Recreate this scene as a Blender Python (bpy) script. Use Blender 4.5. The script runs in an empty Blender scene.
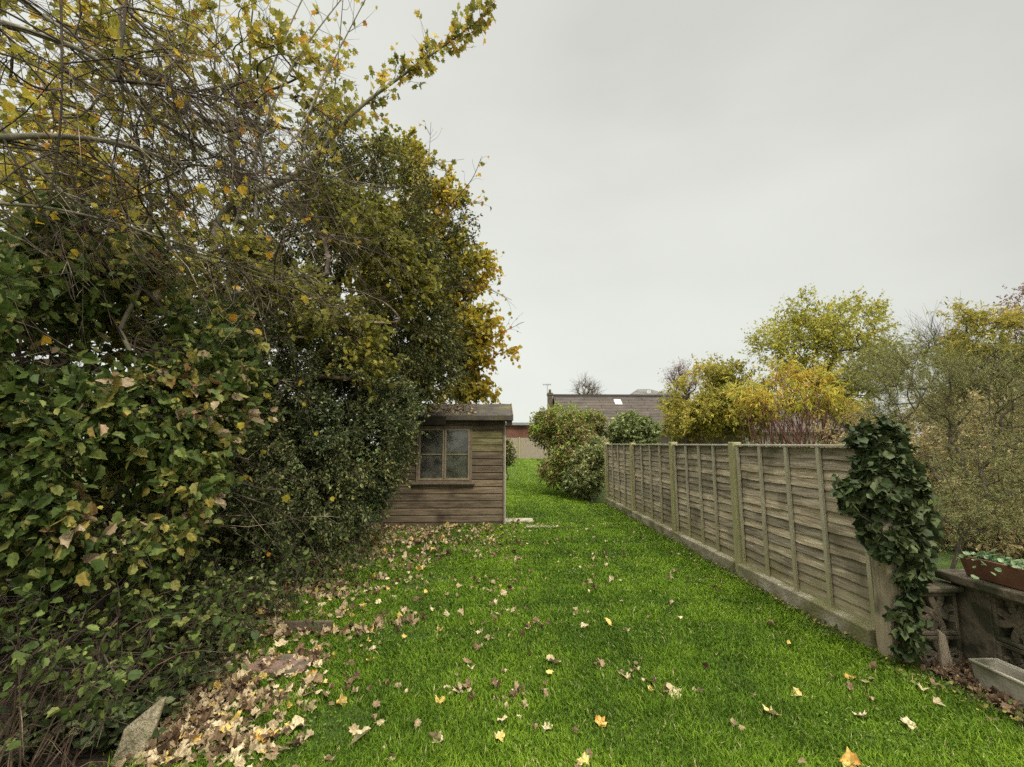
import bpy, math, random
import numpy as np
from mathutils import Vector, Matrix

R = math.radians
rng = np.random.default_rng(7)
random.seed(7)
S = bpy.context.scene
COL = S.collection
F = 460.0; CX, CY = 512.0, 383.5
CAMH = 1.4
PITCH = math.atan(60 / F); YAW = math.atan(15 / F)

# ------------------------------------------------------------------ camera
cam_data = bpy.data.cameras.new('camera')
cam_data.sensor_width = 36; cam_data.lens = F / 1024 * 36
cam_data.clip_start = .05; cam_data.clip_end = 2000
cam = bpy.data.objects.new('camera', cam_data); COL.objects.link(cam)
cam.location = (0, 0, CAMH)
cam.rotation_euler = (R(90) + PITCH, 0, -YAW)
S.camera = cam
CM = cam.rotation_euler.to_matrix()

def W(px, py, Y):
    """world point seen at photo position (px, py) at distance Y along the garden"""
    d = CM @ Vector(((px - CX) / F, -(py - CY) / F, -1))
    k = Y / d.y
    return np.array((d.x * k, Y, CAMH + d.z * k))
def G(px, py, z=0.0):
    d = CM @ Vector(((px - CX) / F, -(py - CY) / F, -1))
    k = (z - CAMH) / d.z
    return np.array((d.x * k, d.y * k, z))

# ------------------------------------------------------------------ terrain height
def gz(x, y):
    x = np.asarray(x, float); y = np.asarray(y, float)
    t = np.clip((y - 11) / 22, 0, 1)
    h = .34 * t * t * (3 - 2 * t)
    h = h + .012 * np.sin(x * 1.9 + y * .6) * np.sin(y * 1.3 - x * .4) + .006 * np.sin(x * 4.3 + 1) * np.sin(y * 3.7)
    # the bed under the hedge is a little raised
    h = h + .06 * np.clip((-1.9 - x) / .8, 0, 1) * np.clip((9 - y) / 2, 0, 1)
    return h
def g1(x, y): return float(gz(x, y))

# ------------------------------------------------------------------ tags
def tag(o, label=None, cat=None, group=None, kind=None):
    if label: o['label'] = label
    if cat: o['category'] = cat
    if group: o['group'] = group
    if kind: o['kind'] = kind
    return o
def thing(name, label, cat, loc=(0, 0, 0), rz=0, group=None):
    o = bpy.data.objects.new(name, None); COL.objects.link(o)
    o.empty_display_size = .2
    o.location = loc; o.rotation_euler = (0, 0, rz)
    return tag(o, label, cat, group)

# ------------------------------------------------------------------ materials
def newmat(name):
    m = bpy.data.materials.new(name); m.use_nodes = True
    nt = m.node_tree; nt.nodes.clear()
    out = nt.nodes.new('ShaderNodeOutputMaterial')
    return m, nt, out
def ramp(nt, stops, interp='LINEAR'):
    r = nt.nodes.new('ShaderNodeValToRGB'); cr = r.color_ramp; cr.interpolation = interp
    while len(cr.elements) > 1: cr.elements.remove(cr.elements[-1])
    cr.elements[0].position = stops[0][0]; cr.elements[0].color = (*stops[0][1], 1)
    for p, c in stops[1:]:
        e = cr.elements.new(p); e.color = (*c, 1)
    return r
def leafmat(name, stops, rough=.5, trans=.3, spec=.4, attr='tint', vein=True):
    m, nt, out = newmat(name); N = nt.nodes; L = nt.links
    a = N.new('ShaderNodeAttribute'); a.attribute_name = attr
    r = ramp(nt, stops); L.new(a.outputs['Fac'], r.inputs[0])
    geo = N.new('ShaderNodeNewGeometry')
    no = N.new('ShaderNodeTexNoise'); no.inputs['Scale'].default_value = 60; no.inputs['Detail'].default_value = 2
    L.new(geo.outputs['Position'], no.inputs['Vector'])
    mr = N.new('ShaderNodeMapRange'); mr.inputs[1].default_value = .25; mr.inputs[2].default_value = .75
    mr.inputs[3].default_value = .62; mr.inputs[4].default_value = 1.3
    L.new(no.outputs['Fac'], mr.inputs[0])
    mx = N.new('ShaderNodeVectorMath'); mx.operation = 'SCALE'
    L.new(r.outputs[0], mx.inputs[0]); L.new(mr.outputs[0], mx.inputs['Scale'])
    p = N.new('ShaderNodeBsdfPrincipled'); p.inputs['Roughness'].default_value = rough
    p.inputs['Specular IOR Level'].default_value = spec * .5
    L.new(mx.outputs[0], p.inputs['Base Color'])
    t = N.new('ShaderNodeBsdfTranslucent'); L.new(mx.outputs[0], t.inputs['Color'])
    ms = N.new('ShaderNodeMixShader'); ms.inputs[0].default_value = trans
    L.new(p.outputs[0], ms.inputs[1]); L.new(t.outputs[0], ms.inputs[2])
    L.new(ms.outputs[0], out.inputs['Surface'])
    return m
def roughmat(name, stops, scale=6, detail=6, rough=.85, stretch=(1, 1, 1), bump=.3, bscale=None, coords='Object',
             stain=None, tint=None, spec=.3, bdist=.01, zstain=None):
    """noise driven colour with bump; stain=(colour, scale, lo, hi); tint = ramp stops over per-face 'tint';
       zstain=(colour, z_low, z_high): algae growing up from the ground"""
    m, nt, out = newmat(name); N = nt.nodes; L = nt.links
    tc = N.new('ShaderNodeTexCoord'); mp = N.new('ShaderNodeMapping'); mp.inputs['Scale'].default_value = stretch
    L.new(tc.outputs[coords], mp.inputs[0])
    no = N.new('ShaderNodeTexNoise'); no.inputs['Scale'].default_value = scale; no.inputs['Detail'].default_value = detail
    no.inputs['Roughness'].default_value = .65
    L.new(mp.outputs[0], no.inputs['Vector'])
    r = ramp(nt, stops); L.new(no.outputs['Fac'], r.inputs[0])
    col = r.outputs[0]
    if tint:
        a = N.new('ShaderNodeAttribute'); a.attribute_name = 'tint'
        tr = ramp(nt, tint); L.new(a.outputs['Fac'], tr.inputs[0])
        mu = N.new('ShaderNodeMix'); mu.data_type = 'RGBA'; mu.blend_type = 'MULTIPLY'; mu.inputs[0].default_value = 1
        L.new(col, mu.inputs[6]); L.new(tr.outputs[0], mu.inputs[7]); col = mu.outputs[2]
    if stain:
        c, sc, lo, hi = stain
        n2 = N.new('ShaderNodeTexNoise'); n2.inputs['Scale'].default_value = sc; n2.inputs['Detail'].default_value = 5
        L.new(tc.outputs[coords], n2.inputs['Vector'])
        mr = N.new('ShaderNodeMapRange'); mr.inputs[1].default_value = lo; mr.inputs[2].default_value = hi
        L.new(n2.outputs['Fac'], mr.inputs[0])
        mu = N.new('ShaderNodeMix'); mu.data_type = 'RGBA'
        L.new(mr.outputs[0], mu.inputs[0]); L.new(col, mu.inputs[6]); mu.inputs[7].default_value = (*c, 1); col = mu.outputs[2]
    if zstain:
        c, z0, z1 = zstain
        sx = N.new('ShaderNodeSeparateXYZ'); L.new(tc.outputs['Object'], sx.inputs[0])
        n3 = N.new('ShaderNodeTexNoise'); n3.inputs['Scale'].default_value = 3.5; n3.inputs['Detail'].default_value = 6
        L.new(tc.outputs['Object'], n3.inputs['Vector'])
        ad = N.new('ShaderNodeMath'); ad.operation = 'MULTIPLY_ADD'; ad.inputs[1].default_value = .7
        L.new(n3.outputs['Fac'], ad.inputs[0]); L.new(sx.outputs[2], ad.inputs[2])
        mr = N.new('ShaderNodeMapRange'); mr.inputs[1].default_value = z1 + .35; mr.inputs[2].default_value = z0 + .35
        mr.inputs[4].default_value = .8
        L.new(ad.outputs[0], mr.inputs[0])
        mu = N.new('ShaderNodeMix'); mu.data_type = 'RGBA'
        L.new(mr.outputs[0], mu.inputs[0]); L.new(col, mu.inputs[6]); mu.inputs[7].default_value = (*c, 1); col = mu.outputs[2]
    p = N.new('ShaderNodeBsdfPrincipled'); p.inputs['Roughness'].default_value = rough
    p.inputs['Specular IOR Level'].default_value = spec
    L.new(col, p.inputs['Base Color'])
    if bump:
        nb = N.new('ShaderNodeTexNoise'); nb.inputs['Scale'].default_value = bscale or scale * 3; nb.inputs['Detail'].default_value = 6
        L.new(mp.outputs[0], nb.inputs['Vector'])
        b = N.new('ShaderNodeBump'); b.inputs['Strength'].default_value = bump; b.inputs['Distance'].default_value = bdist
        L.new(nb.outputs['Fac'], b.inputs['Height']); L.new(b.outputs[0], p.inputs['Normal'])
    L.new(p.outputs[0], out.inputs['Surface'])
    return m

M = {}
M['bark_grey'] = roughmat('bark_grey', [(.3, (.09, .075, .055)), (.55, (.22, .19, .14)), (.75, (.4, .36, .27))], 14, stain=((.12, .13, .06), 6, .5, .7))
M['twig_pale'] = roughmat('twig_pale', [(.4, (.04, .028, .02)), (.52, (.1, .072, .05)), (.64, (.38, .3, .21))], 5)
M['cane'] = roughmat('cane', [(.35, (.04, .026, .018)), (.55, (.11, .072, .048)), (.7, (.3, .22, .15))], 6)
M['twig_dark'] = roughmat('twig_dark', [(.3, (.03, .022, .016)), (.7, (.1, .075, .055))], 9)
M['stem_red'] = roughmat('stem_red', [(.3, (.09, .035, .028)), (.7, (.24, .12, .085))], 9)
M['bark_brown'] = roughmat('bark_brown', [(.3, (.05, .035, .025)), (.7, (.17, .12, .08))], 12)
M['wood_fence'] = roughmat('wood_fence', [(.3, (.16, .125, .088)), (.5, (.35, .285, .208)), (.7, (.62, .53, .41))], 3, 8, stretch=(6, 1, 14),
                           stain=((.14, .115, .075), 2.2, .52, .72), tint=[(0, (.7, .69, .68)), (.5, (1, .98, .95)), (1, (1.35, 1.3, 1.22))], bump=.5, bscale=10,
                           zstain=((.24, .21, .1), .1, .4))
M['wood_batten'] = roughmat('wood_batten', [(.25, (.28, .24, .16)), (.5, (.42, .37, .26)), (.8, (.55, .49, .37))], 3, 8, stretch=(10, 10, 2), bump=.3, bscale=9, zstain=((.3, .28, .13), .2, .7))
M['wood_post'] = roughmat('wood_post', [(.25, (.24, .22, .1)), (.5, (.38, .35, .17)), (.8, (.5, .45, .26))], 3, 8, stretch=(14, 14, 1.2), bump=.4, bscale=8,
                          tint=[(0, (.8, .8, .8)), (1, (1.15, 1.1, 1.1))])
M['wood_stump'] = roughmat('wood_stump', [(.25, (.2, .16, .11)), (.5, (.36, .28, .19)), (.8, (.48, .4, .29))], 3, 8, stretch=(14, 14, 1.2), bump=.5, bscale=8,
                           stain=((.11, .09, .06), 5, .5, .7))
M['wood_shed'] = roughmat('wood_shed', [(.3, (.078, .057, .037)), (.5, (.155, .118, .078)), (.7, (.26, .205, .14))], 2.5, 9, stretch=(1.2, 6, 12),
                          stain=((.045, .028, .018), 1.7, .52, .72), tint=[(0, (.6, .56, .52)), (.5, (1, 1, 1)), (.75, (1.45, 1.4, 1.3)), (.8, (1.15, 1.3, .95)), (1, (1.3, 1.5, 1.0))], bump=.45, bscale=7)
M['wood_trim'] = roughmat('wood_trim', [(.25, (.1, .075, .05)), (.6, (.2, .155, .11)), (.8, (.27, .22, .16))], 3, 8, stretch=(5, 5, 5), bump=.3, bscale=9)
M['wood_sash'] = roughmat('wood_sash', [(.25, (.16, .125, .08)), (.6, (.28, .225, .15)), (.8, (.36, .3, .2))], 3, 8, stretch=(5, 5, 5), bump=.3, bscale=9)
M['wood_pale'] = roughmat('wood_pale', [(.25, (.4, .36, .28)), (.8, (.62, .58, .48))], 3, 8, stretch=(5, 5, 1), bump=.3)
M['felt'] = roughmat('felt', [(.3, (.05, .042, .036)), (.6, (.1, .085, .07)), (.8, (.16, .14, .11))], 5, 8, stain=((.14, .12, .05), 3, .5, .7), bump=.6)
M['dark_wood'] = roughmat('dark_wood', [(.3, (.02, .015, .012)), (.8, (.06, .045, .035))], 6)
M['concrete'] = roughmat('concrete', [(.3, (.19, .165, .12)), (.55, (.32, .28, .21)), (.8, (.44, .4, .31))], 9, 9, stain=((.13, .14, .05), 3.2, .48, .66), bump=.7, bscale=60)
M['concrete_wall'] = roughmat('concrete_wall', [(.35, (.06, .046, .03)), (.5, (.16, .125, .085)), (.7, (.36, .3, .21))], 5, 9, stain=((.05, .045, .025), 5, .46, .6), bump=.8, bscale=50)
M['gravel_board'] = roughmat('gravel_board', [(.3, (.2, .165, .11)), (.5, (.33, .28, .2)), (.75, (.5, .44, .34))], 9, 9, stain=((.17, .155, .07), 3.5, .42, .6), bump=.8, bscale=50)
M['trough_stone'] = roughmat('trough_stone', [(.3, (.34, .3, .23)), (.6, (.47, .42, .33)), (.8, (.57, .52, .42))], 5, 8, stain=((.17, .16, .1), 4, .5, .7), bump=.3, bscale=80)
M['terracotta'] = roughmat('terracotta', [(.3, (.1, .042, .024)), (.6, (.17, .075, .042)), (.8, (.26, .14, .09))], 6, 8, bump=.2)
M['stone'] = roughmat('stone', [(.35, (.14, .12, .07)), (.5, (.33, .28, .18)), (.7, (.5, .44, .31))], 60, 8, stain=((.14, .14, .06), 9, .5, .65), bump=.9, bscale=120)
M['slab'] = roughmat('slab', [(.3, (.16, .09, .07)), (.55, (.26, .16, .125)), (.8, (.36, .26, .2))], 14, 8, stain=((.1, .09, .06), 12, .5, .65), bump=.7, bscale=60)
M['soil'] = roughmat('soil', [(.3, (.02, .015, .01)), (.5, (.045, .032, .022)), (.75, (.1, .075, .05))], 14, 9, bump=1, bscale=40, bdist=.03)
M['lawn'] = roughmat('lawn', [(.3, (.035, .055, .01)), (.5, (.06, .1, .014)), (.7, (.09, .14, .02))], 3, 12, stain=((.09, .07, .035), 9, .58, .74), bump=1, bscale=90, bdist=.03)
M['render_wall'] = roughmat('render_wall', [(.3, (.28, .24, .2)), (.8, (.4, .36, .3))], 5)
M['dark_green_wall'] = roughmat('dark_green_wall', [(.3, (.02, .035, .03)), (.8, (.05, .07, .06))], 5)
M['pale_paint'] = roughmat('pale_paint', [(.3, (.5, .5, .48)), (.8, (.7, .7, .66))], 5, bump=0)
M['metal'] = roughmat('metal', [(.3, (.2, .2, .2)), (.8, (.35, .35, .34))], 5, rough=.4, bump=0)
M['far_fence'] = roughmat('far_fence', [(.3, (.27, .22, .165)), (.8, (.42, .36, .28))], 3, 6, stretch=(8, 8, 1), bump=.2)

def tile_mat(name, c1, c2, w=.33, h=.28):
    m, nt, out = newmat(name); N = nt.nodes; L = nt.links
    uv = N.new('ShaderNodeUVMap')
    b = N.new('ShaderNodeTexBrick'); b.inputs['Scale'].default_value = 1
    b.inputs['Brick Width'].default_value = w; b.inputs['Row Height'].default_value = h
    b.inputs['Mortar Size'].default_value = .035; b.inputs['Mortar Smooth'].default_value = .4
    b.inputs['Color1'].default_value = (*c1, 1); b.inputs['Color2'].default_value = (*c2, 1)
    b.inputs['Mortar'].default_value = (c1[0] * .35, c1[1] * .35, c1[2] * .35, 1)
    L.new(uv.outputs[0], b.inputs['Vector'])
    no = N.new('ShaderNodeTexNoise'); no.inputs['Scale'].default_value = 1.3; no.inputs['Detail'].default_value = 8
    L.new(uv.outputs[0], no.inputs['Vector'])
    mr = N.new('ShaderNodeMapRange'); mr.inputs[1].default_value = .3; mr.inputs[2].default_value = .7; mr.inputs[3].default_value = .65; mr.inputs[4].default_value = 1.35
    L.new(no.outputs['Fac'], mr.inputs[0])
    v = N.new('ShaderNodeVectorMath'); v.operation = 'SCALE'; L.new(b.outputs['Color'], v.inputs[0]); L.new(mr.outputs[0], v.inputs['Scale'])
    p = N.new('ShaderNodeBsdfPrincipled'); p.inputs['Roughness'].default_value = .85
    L.new(v.outputs[0], p.inputs['Base Color'])
    bp = N.new('ShaderNodeBump'); bp.inputs['Strength'].default_value = .8; bp.inputs['Distance'].default_value = .04; bp.invert = True
    L.new(b.outputs['Fac'], bp.inputs['Height']); L.new(bp.outputs[0], p.inputs['Normal'])
    L.new(p.outputs[0], out.inputs['Surface']); return m
M['roof_tiles'] = tile_mat('roof_tiles', (.085, .064, .048), (.062, .048, .038), 2.5, .42)
M['roof_grey'] = tile_mat('roof_grey', (.2, .18, .16), (.15, .14, .13))
M['brick'] = tile_mat('brick', (.45, .19, .12), (.36, .15, .1), .225, .075)

def glassmat():
    m, nt, out = newmat('window_glass'); N = nt.nodes; L = nt.links
    g = N.new('ShaderNodeBsdfGlossy'); g.inputs['Roughness'].default_value = .04; g.inputs['Color'].default_value = (.9, .9, .9, 1)
    t = N.new('ShaderNodeBsdfTransparent'); t.inputs[0].default_value = (.78, .8, .76, 1)
    d = N.new('ShaderNodeBsdfDiffuse'); d.inputs[0].default_value = (.3, .29, .24, 1)
    tc = N.new('ShaderNodeTexCoord'); no = N.new('ShaderNodeTexNoise'); no.inputs['Scale'].default_value = 5; no.inputs['Detail'].default_value = 7
    L.new(tc.outputs['Object'], no.inputs['Vector'])
    mr = N.new('ShaderNodeMapRange'); mr.inputs[1].default_value = .4; mr.inputs[2].default_value = .75; mr.inputs[3].default_value = .1; mr.inputs[4].default_value = .45
    L.new(no.outputs['Fac'], mr.inputs[0])
    a = N.new('ShaderNodeMixShader'); L.new(mr.outputs[0], a.inputs[0]); L.new(t.outputs[0], a.inputs[1]); L.new(d.outputs[0], a.inputs[2])
    f = N.new('ShaderNodeFresnel'); f.inputs[0].default_value = 1.5
    b = N.new('ShaderNodeMixShader'); L.new(f.outputs[0], b.inputs[0]); L.new(a.outputs[0], b.inputs[1]); L.new(g.outputs[0], b.inputs[2])
    L.new(b.outputs[0], out.inputs['Surface']); return m
M['glass'] = glassmat()

# ------------------------------------------------------------------ mesh helpers
def mesh_np(name, V, faces_idx, faces_len, mat, parent=None, tint=None, smooth=False, inv_parent=True):
    """V (n,3); faces_idx flat loop indices; faces_len (f,)"""
    me = bpy.data.meshes.new(name)
    me.vertices.add(len(V)); me.vertices.foreach_set('co', np.ascontiguousarray(V, np.float32).ravel())
    me.loops.add(len(faces_idx)); me.loops.foreach_set('vertex_index', np.ascontiguousarray(faces_idx, np.int32))
    fl = np.asarray(faces_len, np.int32); st = np.zeros(len(fl), np.int32); st[1:] = np.cumsum(fl)[:-1]
    me.polygons.add(len(fl)); me.polygons.foreach_set('loop_start', st)
    me.polygons.foreach_set('use_smooth', np.full(len(fl), bool(smooth)))
    me.update(calc_edges=True)
    if tint is not None:
        a = me.attributes.new('tint', 'FLOAT', 'POINT'); a.data.foreach_set('value', np.ascontiguousarray(tint, np.float32))
    me.materials.append(mat)
    o = bpy.data.objects.new(name, me); COL.objects.link(o)
    if parent is not None:
        o.parent = parent
        if inv_parent:
            o.matrix_parent_inverse = (Matrix.LocRotScale(parent.location, parent.rotation_euler, None)).inverted()
    return o

class MB:
    """collects boxes / prisms / grids into one mesh, with a per-vertex tint"""
    def __init__(s): s.V = []; s.F = []; s.T = []; s.UV = None
    def add(s, vs, fs, t=.5):
        n = len(s.V); s.V += [tuple(v) for v in vs]; s.F += [[i + n for i in f] for f in fs]; s.T += [t] * len(vs)
    def box(s, x0, x1, y0, y1, z0, z1, t=.5, M4=None):
        vs = [Vector((x, y, z)) for x in (x0, x1) for y in (y0, y1) for z in (z0, z1)]
        if M4 is not None: vs = [M4 @ v for v in vs]
        s.add(vs, [(0, 1, 3, 2), (4, 6, 7, 5), (0, 4, 5, 1), (2, 3, 7, 6), (0, 2, 6, 4), (1, 5, 7, 3)], t)
    def hull(s, bottom, top, t=.5):
        n = len(bottom)
        s.add(list(bottom) + list(top), [list(range(n))[::-1], list(range(n, 2 * n))] + [(i, (i + 1) % n, (i + 1) % n + n, i + n) for i in range(n)], t)
    def build(s, name, mat, parent=None, bevel=0, seg=2, smooth=False, inv=True):
        idx = [i for f in s.F for i in f]
        o = mesh_np(name, np.array(s.V, float), idx, [len(f) for f in s.F], mat, parent, np.array(s.T), smooth, inv)
        if bevel:
            b = o.modifiers.new('bevel', 'BEVEL'); b.width = bevel; b.segments = seg; b.limit_method = 'ANGLE'; b.angle_limit = R(35)
        return o

def tubes(P, rad, sides=4):
    """P (E,Rn,3), rad (E,Rn) -> V, idx, lens"""
    E, Rn, _ = P.shape
    T = np.gradient(P, axis=1); T /= np.linalg.norm(T, axis=2, keepdims=True) + 1e-9
    ref = rng.normal(size=(E, 1, 3)); ref = np.repeat(ref, Rn, 1)
    A = np.cross(T, ref); A /= np.linalg.norm(A, axis=2, keepdims=True) + 1e-9
    B = np.cross(T, A)
    an = np.arange(sides) * 2 * np.pi / sides
    V = P[:, :, None, :] + rad[:, :, None, None] * (np.cos(an)[None, None, :, None] * A[:, :, None, :] + np.sin(an)[None, None, :, None] * B[:, :, None, :])
    e = np.arange(E)[:, None, None]; r = np.arange(Rn - 1)[None, :, None]; k = np.arange(sides)[None, None, :]
    k2 = (k + 1) % sides; base = e * Rn * sides
    a = base + r * sides + k; b = base + r * sides + k2; c = base + (r + 1) * sides + k2; d = base + (r + 1) * sides + k
    f = np.stack(np.broadcast_arrays(a, b, c, d), -1).reshape(-1, 4)
    return V.reshape(-1, 3), f
def tube_obj(name, sets, mat, parent=None, smooth=True):
    Vs, Fs, n = [], [], 0
    for P, rad, sd in sets:
        if len(P) == 0: continue
        V, f = tubes(np.asarray(P, float), np.asarray(rad, float), sd); Vs.append(V); Fs.append(f + n); n += len(V)
    V = np.concatenate(Vs); f = np.concatenate(Fs)
    return mesh_np(name, V, f.ravel(), np.full(len(f), 4), mat, parent, smooth=smooth)
def catmull(pts, n):
    p = np.array(pts, float); p = np.vstack([2 * p[0] - p[1], p, 2 * p[-1] - p[-2]])
    m = len(p) - 3; out = []
    for t in np.linspace(0, m - 1e-6, n):
        i = int(t); u = t - i; a, b, c, d = p[i:i + 4]
        out.append(.5 * ((2 * b) + (c - a) * u + (2 * a - 5 * b + 4 * c - d) * u * u + (3 * b - a - 3 * c + d) * u ** 3))
    return np.array(out)

# leaf templates: (u along, v across, w normal), faces
def fold(pts, centre_faces): return np.array(pts, float), centre_faces
OVAL = fold([(0, 0, 0), (.28, .25, .06), (.68, .22, .05), (1, 0, -.1), (.68, -.22, .05), (.28, -.25, .06)], [(0, 3, 2, 1), (0, 5, 4, 3)])
ROUND = fold([(0, 0, 0), (.1, .3, .05), (.5, .46, .1), (.85, .28, .04), (1.02, 0, -.08), (.85, -.28, .04), (.5, -.46, .1), (.1, -.3, .05)],
             [(0, 4, 3, 2, 1), (0, 7, 6, 5, 4)])
QUAD = fold([(0, 0, 0), (.5, .26, .07), (1, 0, -.04), (.5, -.26, .07)], [(0, 2, 1), (0, 3, 2)])
LANCE = fold([(0, 0, 0), (.4, .13, .05), (1, 0, -.12), (.4, -.13, .05)], [(0, 2, 1), (0, 3, 2)])
NEEDLE = fold([(0, -.05, 0), (.9, -.03, .06), (1, .03, .06), (0, .05, 0)], [(0, 1, 2, 3)])
def lobed(angs, rads, cup=.12, jitter=0, rs=None, droop=.12):
    pts = [(.34, 0, 0)]
    for a, r in zip(angs, rads):
        x = .34 + r * math.cos(R(a)); y = r * math.sin(R(a))
        w = cup * (abs(y) * 1.3) - droop * max(0, x - .6) ** 1.0
        if rs is not None: w += rs.normal() * jitter
        pts.append((x, y, w))
    n = len(angs)
    return np.array(pts), [(0, i + 1, (i + 1) % n + 1) for i in range(n)]
MAPLE_A = [0, 22, 42, 52, 78, 100, 118, 150, 180, 210, 242, 260, 282, 308, 318, 338]
MAPLE_R = [.7, .36, .6, .66, .3, .56, .3, .4, .28, .4, .3, .56, .3, .66, .6, .36]
MAPLE = lobed(MAPLE_A, [r * .72 + .13 for r in MAPLE_R], cup=.25)
MAPLE_S = lobed([0, 28, 55, 85, 115, 180, 245, 275, 305, 332], [.66, .44, .58, .4, .46, .3, .46, .4, .58, .44], cup=.25)
JAG = lobed([0, 20, 35, 55, 75, 100, 125, 155, 180, 205, 235, 260, 285, 305, 325, 340], [.68, .5, .56, .42, .46, .37, .4, .33, .34, .33, .4, .37, .46, .42, .56, .5], cup=.3)
JAG[0][:, 1] *= .78
IVY = lobed([0, 30, 62, 95, 130, 180, 230, 265, 298, 330], [.64, .46, .52, .42, .44, .3, .44, .42, .52, .46], cup=.2)

def norm(a): return a / (np.linalg.norm(a, axis=-1, keepdims=True) + 1e-9)
def leaves_np(P, D, Nn, size, tmpl):
    T, faces = tmpl
    D = norm(D); Nn = norm(Nn - D * np.sum(Nn * D, 1, keepdims=True)); B = np.cross(Nn, D)
    k = len(T); n = len(P)
    wv = 1 + rng.normal(0, .12, (n, 1, 1)); cup = rng.normal(1, 1.0, (n, 1, 1))
    V = P[:, None, :] + size[:, None, None] * (T[None, :, 0:1] * D[:, None, :] + wv * T[None, :, 1:2] * B[:, None, :] + cup * T[None, :, 2:3] * Nn[:, None, :])
    fi = np.concatenate([np.array(f) for f in faces]); fl = np.array([len(f) for f in faces])
    idx = (np.arange(n)[:, None] * k + fi[None, :]).ravel(); lens = np.tile(fl, n)
    return V.reshape(-1, 3), idx, lens, k
def leaf_obj(name, P, D, Nn, size, tmpl, tint, mat, parent=None):
    V, idx, lens, k = leaves_np(P, D, Nn, size, tmpl)
    return mesh_np(name, V, idx, lens, mat, parent, np.repeat(tint, k))

def snoise(p, s=1.0, seed=0):
    q = p * s + seed * 1.37
    return (np.sin(q[:, 0] * 1.7 + 1.3 * np.sin(q[:, 1] * 1.1 + seed)) + np.sin(q[:, 1] * 1.9 + 1.1 * np.sin(q[:, 2] * 1.3)) + np.sin(q[:, 2] * 2.1 + 1.2 * np.sin(q[:, 0] * .9))) / 3
def E(px, py, Y, rpx, rpz, ry):
    c = W(px, py, Y); return (c, np.array((rpx / F * Y, ry, rpz / F * Y)))
def sample(ells, n, shell=.35, noise=(0, 0, -9), fx=None):
    """points in the union of ellipsoids, biased to the outside"""
    vol = np.array([np.prod(r) ** .75 for c, r in ells]); vol /= vol.sum()
    out = []
    tot = 0
    while tot < n:
        i = rng.choice(len(ells), size=n, p=vol)
        c = np.array([ells[j][0] for j in i]); r = np.array([ells[j][1] for j in i])
        d = norm(rng.normal(size=(n, 3))); u = rng.random((n, 1)) ** shell
        p = c + d * r * u
        ok = (snoise(p, noise[0], noise[1]) > noise[2]) & (p[:, 2] > gz(p[:, 0], p[:, 1]) + .03)
        if fx is not None: ok &= fx(p)
        p = p[ok]; out.append(p); tot += len(p)
    return np.concatenate(out)[:n]

def skeleton(base, targets, pull=.55):
    base = np.array(base, float)
    d0 = np.linalg.norm(targets - base, axis=1); o = np.argsort(d0); T = targets[o]
    nodes = np.vstack([base[None], T]); n = len(nodes); par = np.zeros(n, int); plen = np.zeros(n)
    for i in range(1, n):
        d = np.linalg.norm(nodes[:i] - nodes[i], axis=1)
        c = d + pull * plen[:i] * .35
        j = int(np.argmin(c)); par[i] = j; plen[i] = plen[j] + d[j]
    cnt = np.ones(n)
    for i in range(n - 1, 0, -1): cnt[par[i]] += cnt[i]
    return nodes, par, cnt
def skel_tubes(nodes, par, cnt, rtip, rmax, wob=.12, power=.5, Rn=5):
    n = len(nodes); a = nodes[par[1:]]; b = nodes[1:]
    L = np.linalg.norm(b - a, axis=1)
    t = np.linspace(0, 1, Rn)[None, :, None]
    P = a[:, None] * (1 - t) + b[:, None] * t
    w = rng.normal(size=(n - 1, 1, 3)) * L[:, None, None] * wob
    P = P + w * np.sin(np.pi * t) + np.array((0, 0, -.06)) * np.sin(np.pi * t) * L[:, None, None]
    ra = np.minimum(rtip * cnt[par[1:]] ** power, rmax); rb = np.minimum(rtip * cnt[1:] ** power, rmax)
    ra = np.minimum(ra, rb * 1.6)
    rad = ra[:, None] * (1 - t[:, :, 0]) + rb[:, None] * t[:, :, 0]
    return P, rad

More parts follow.
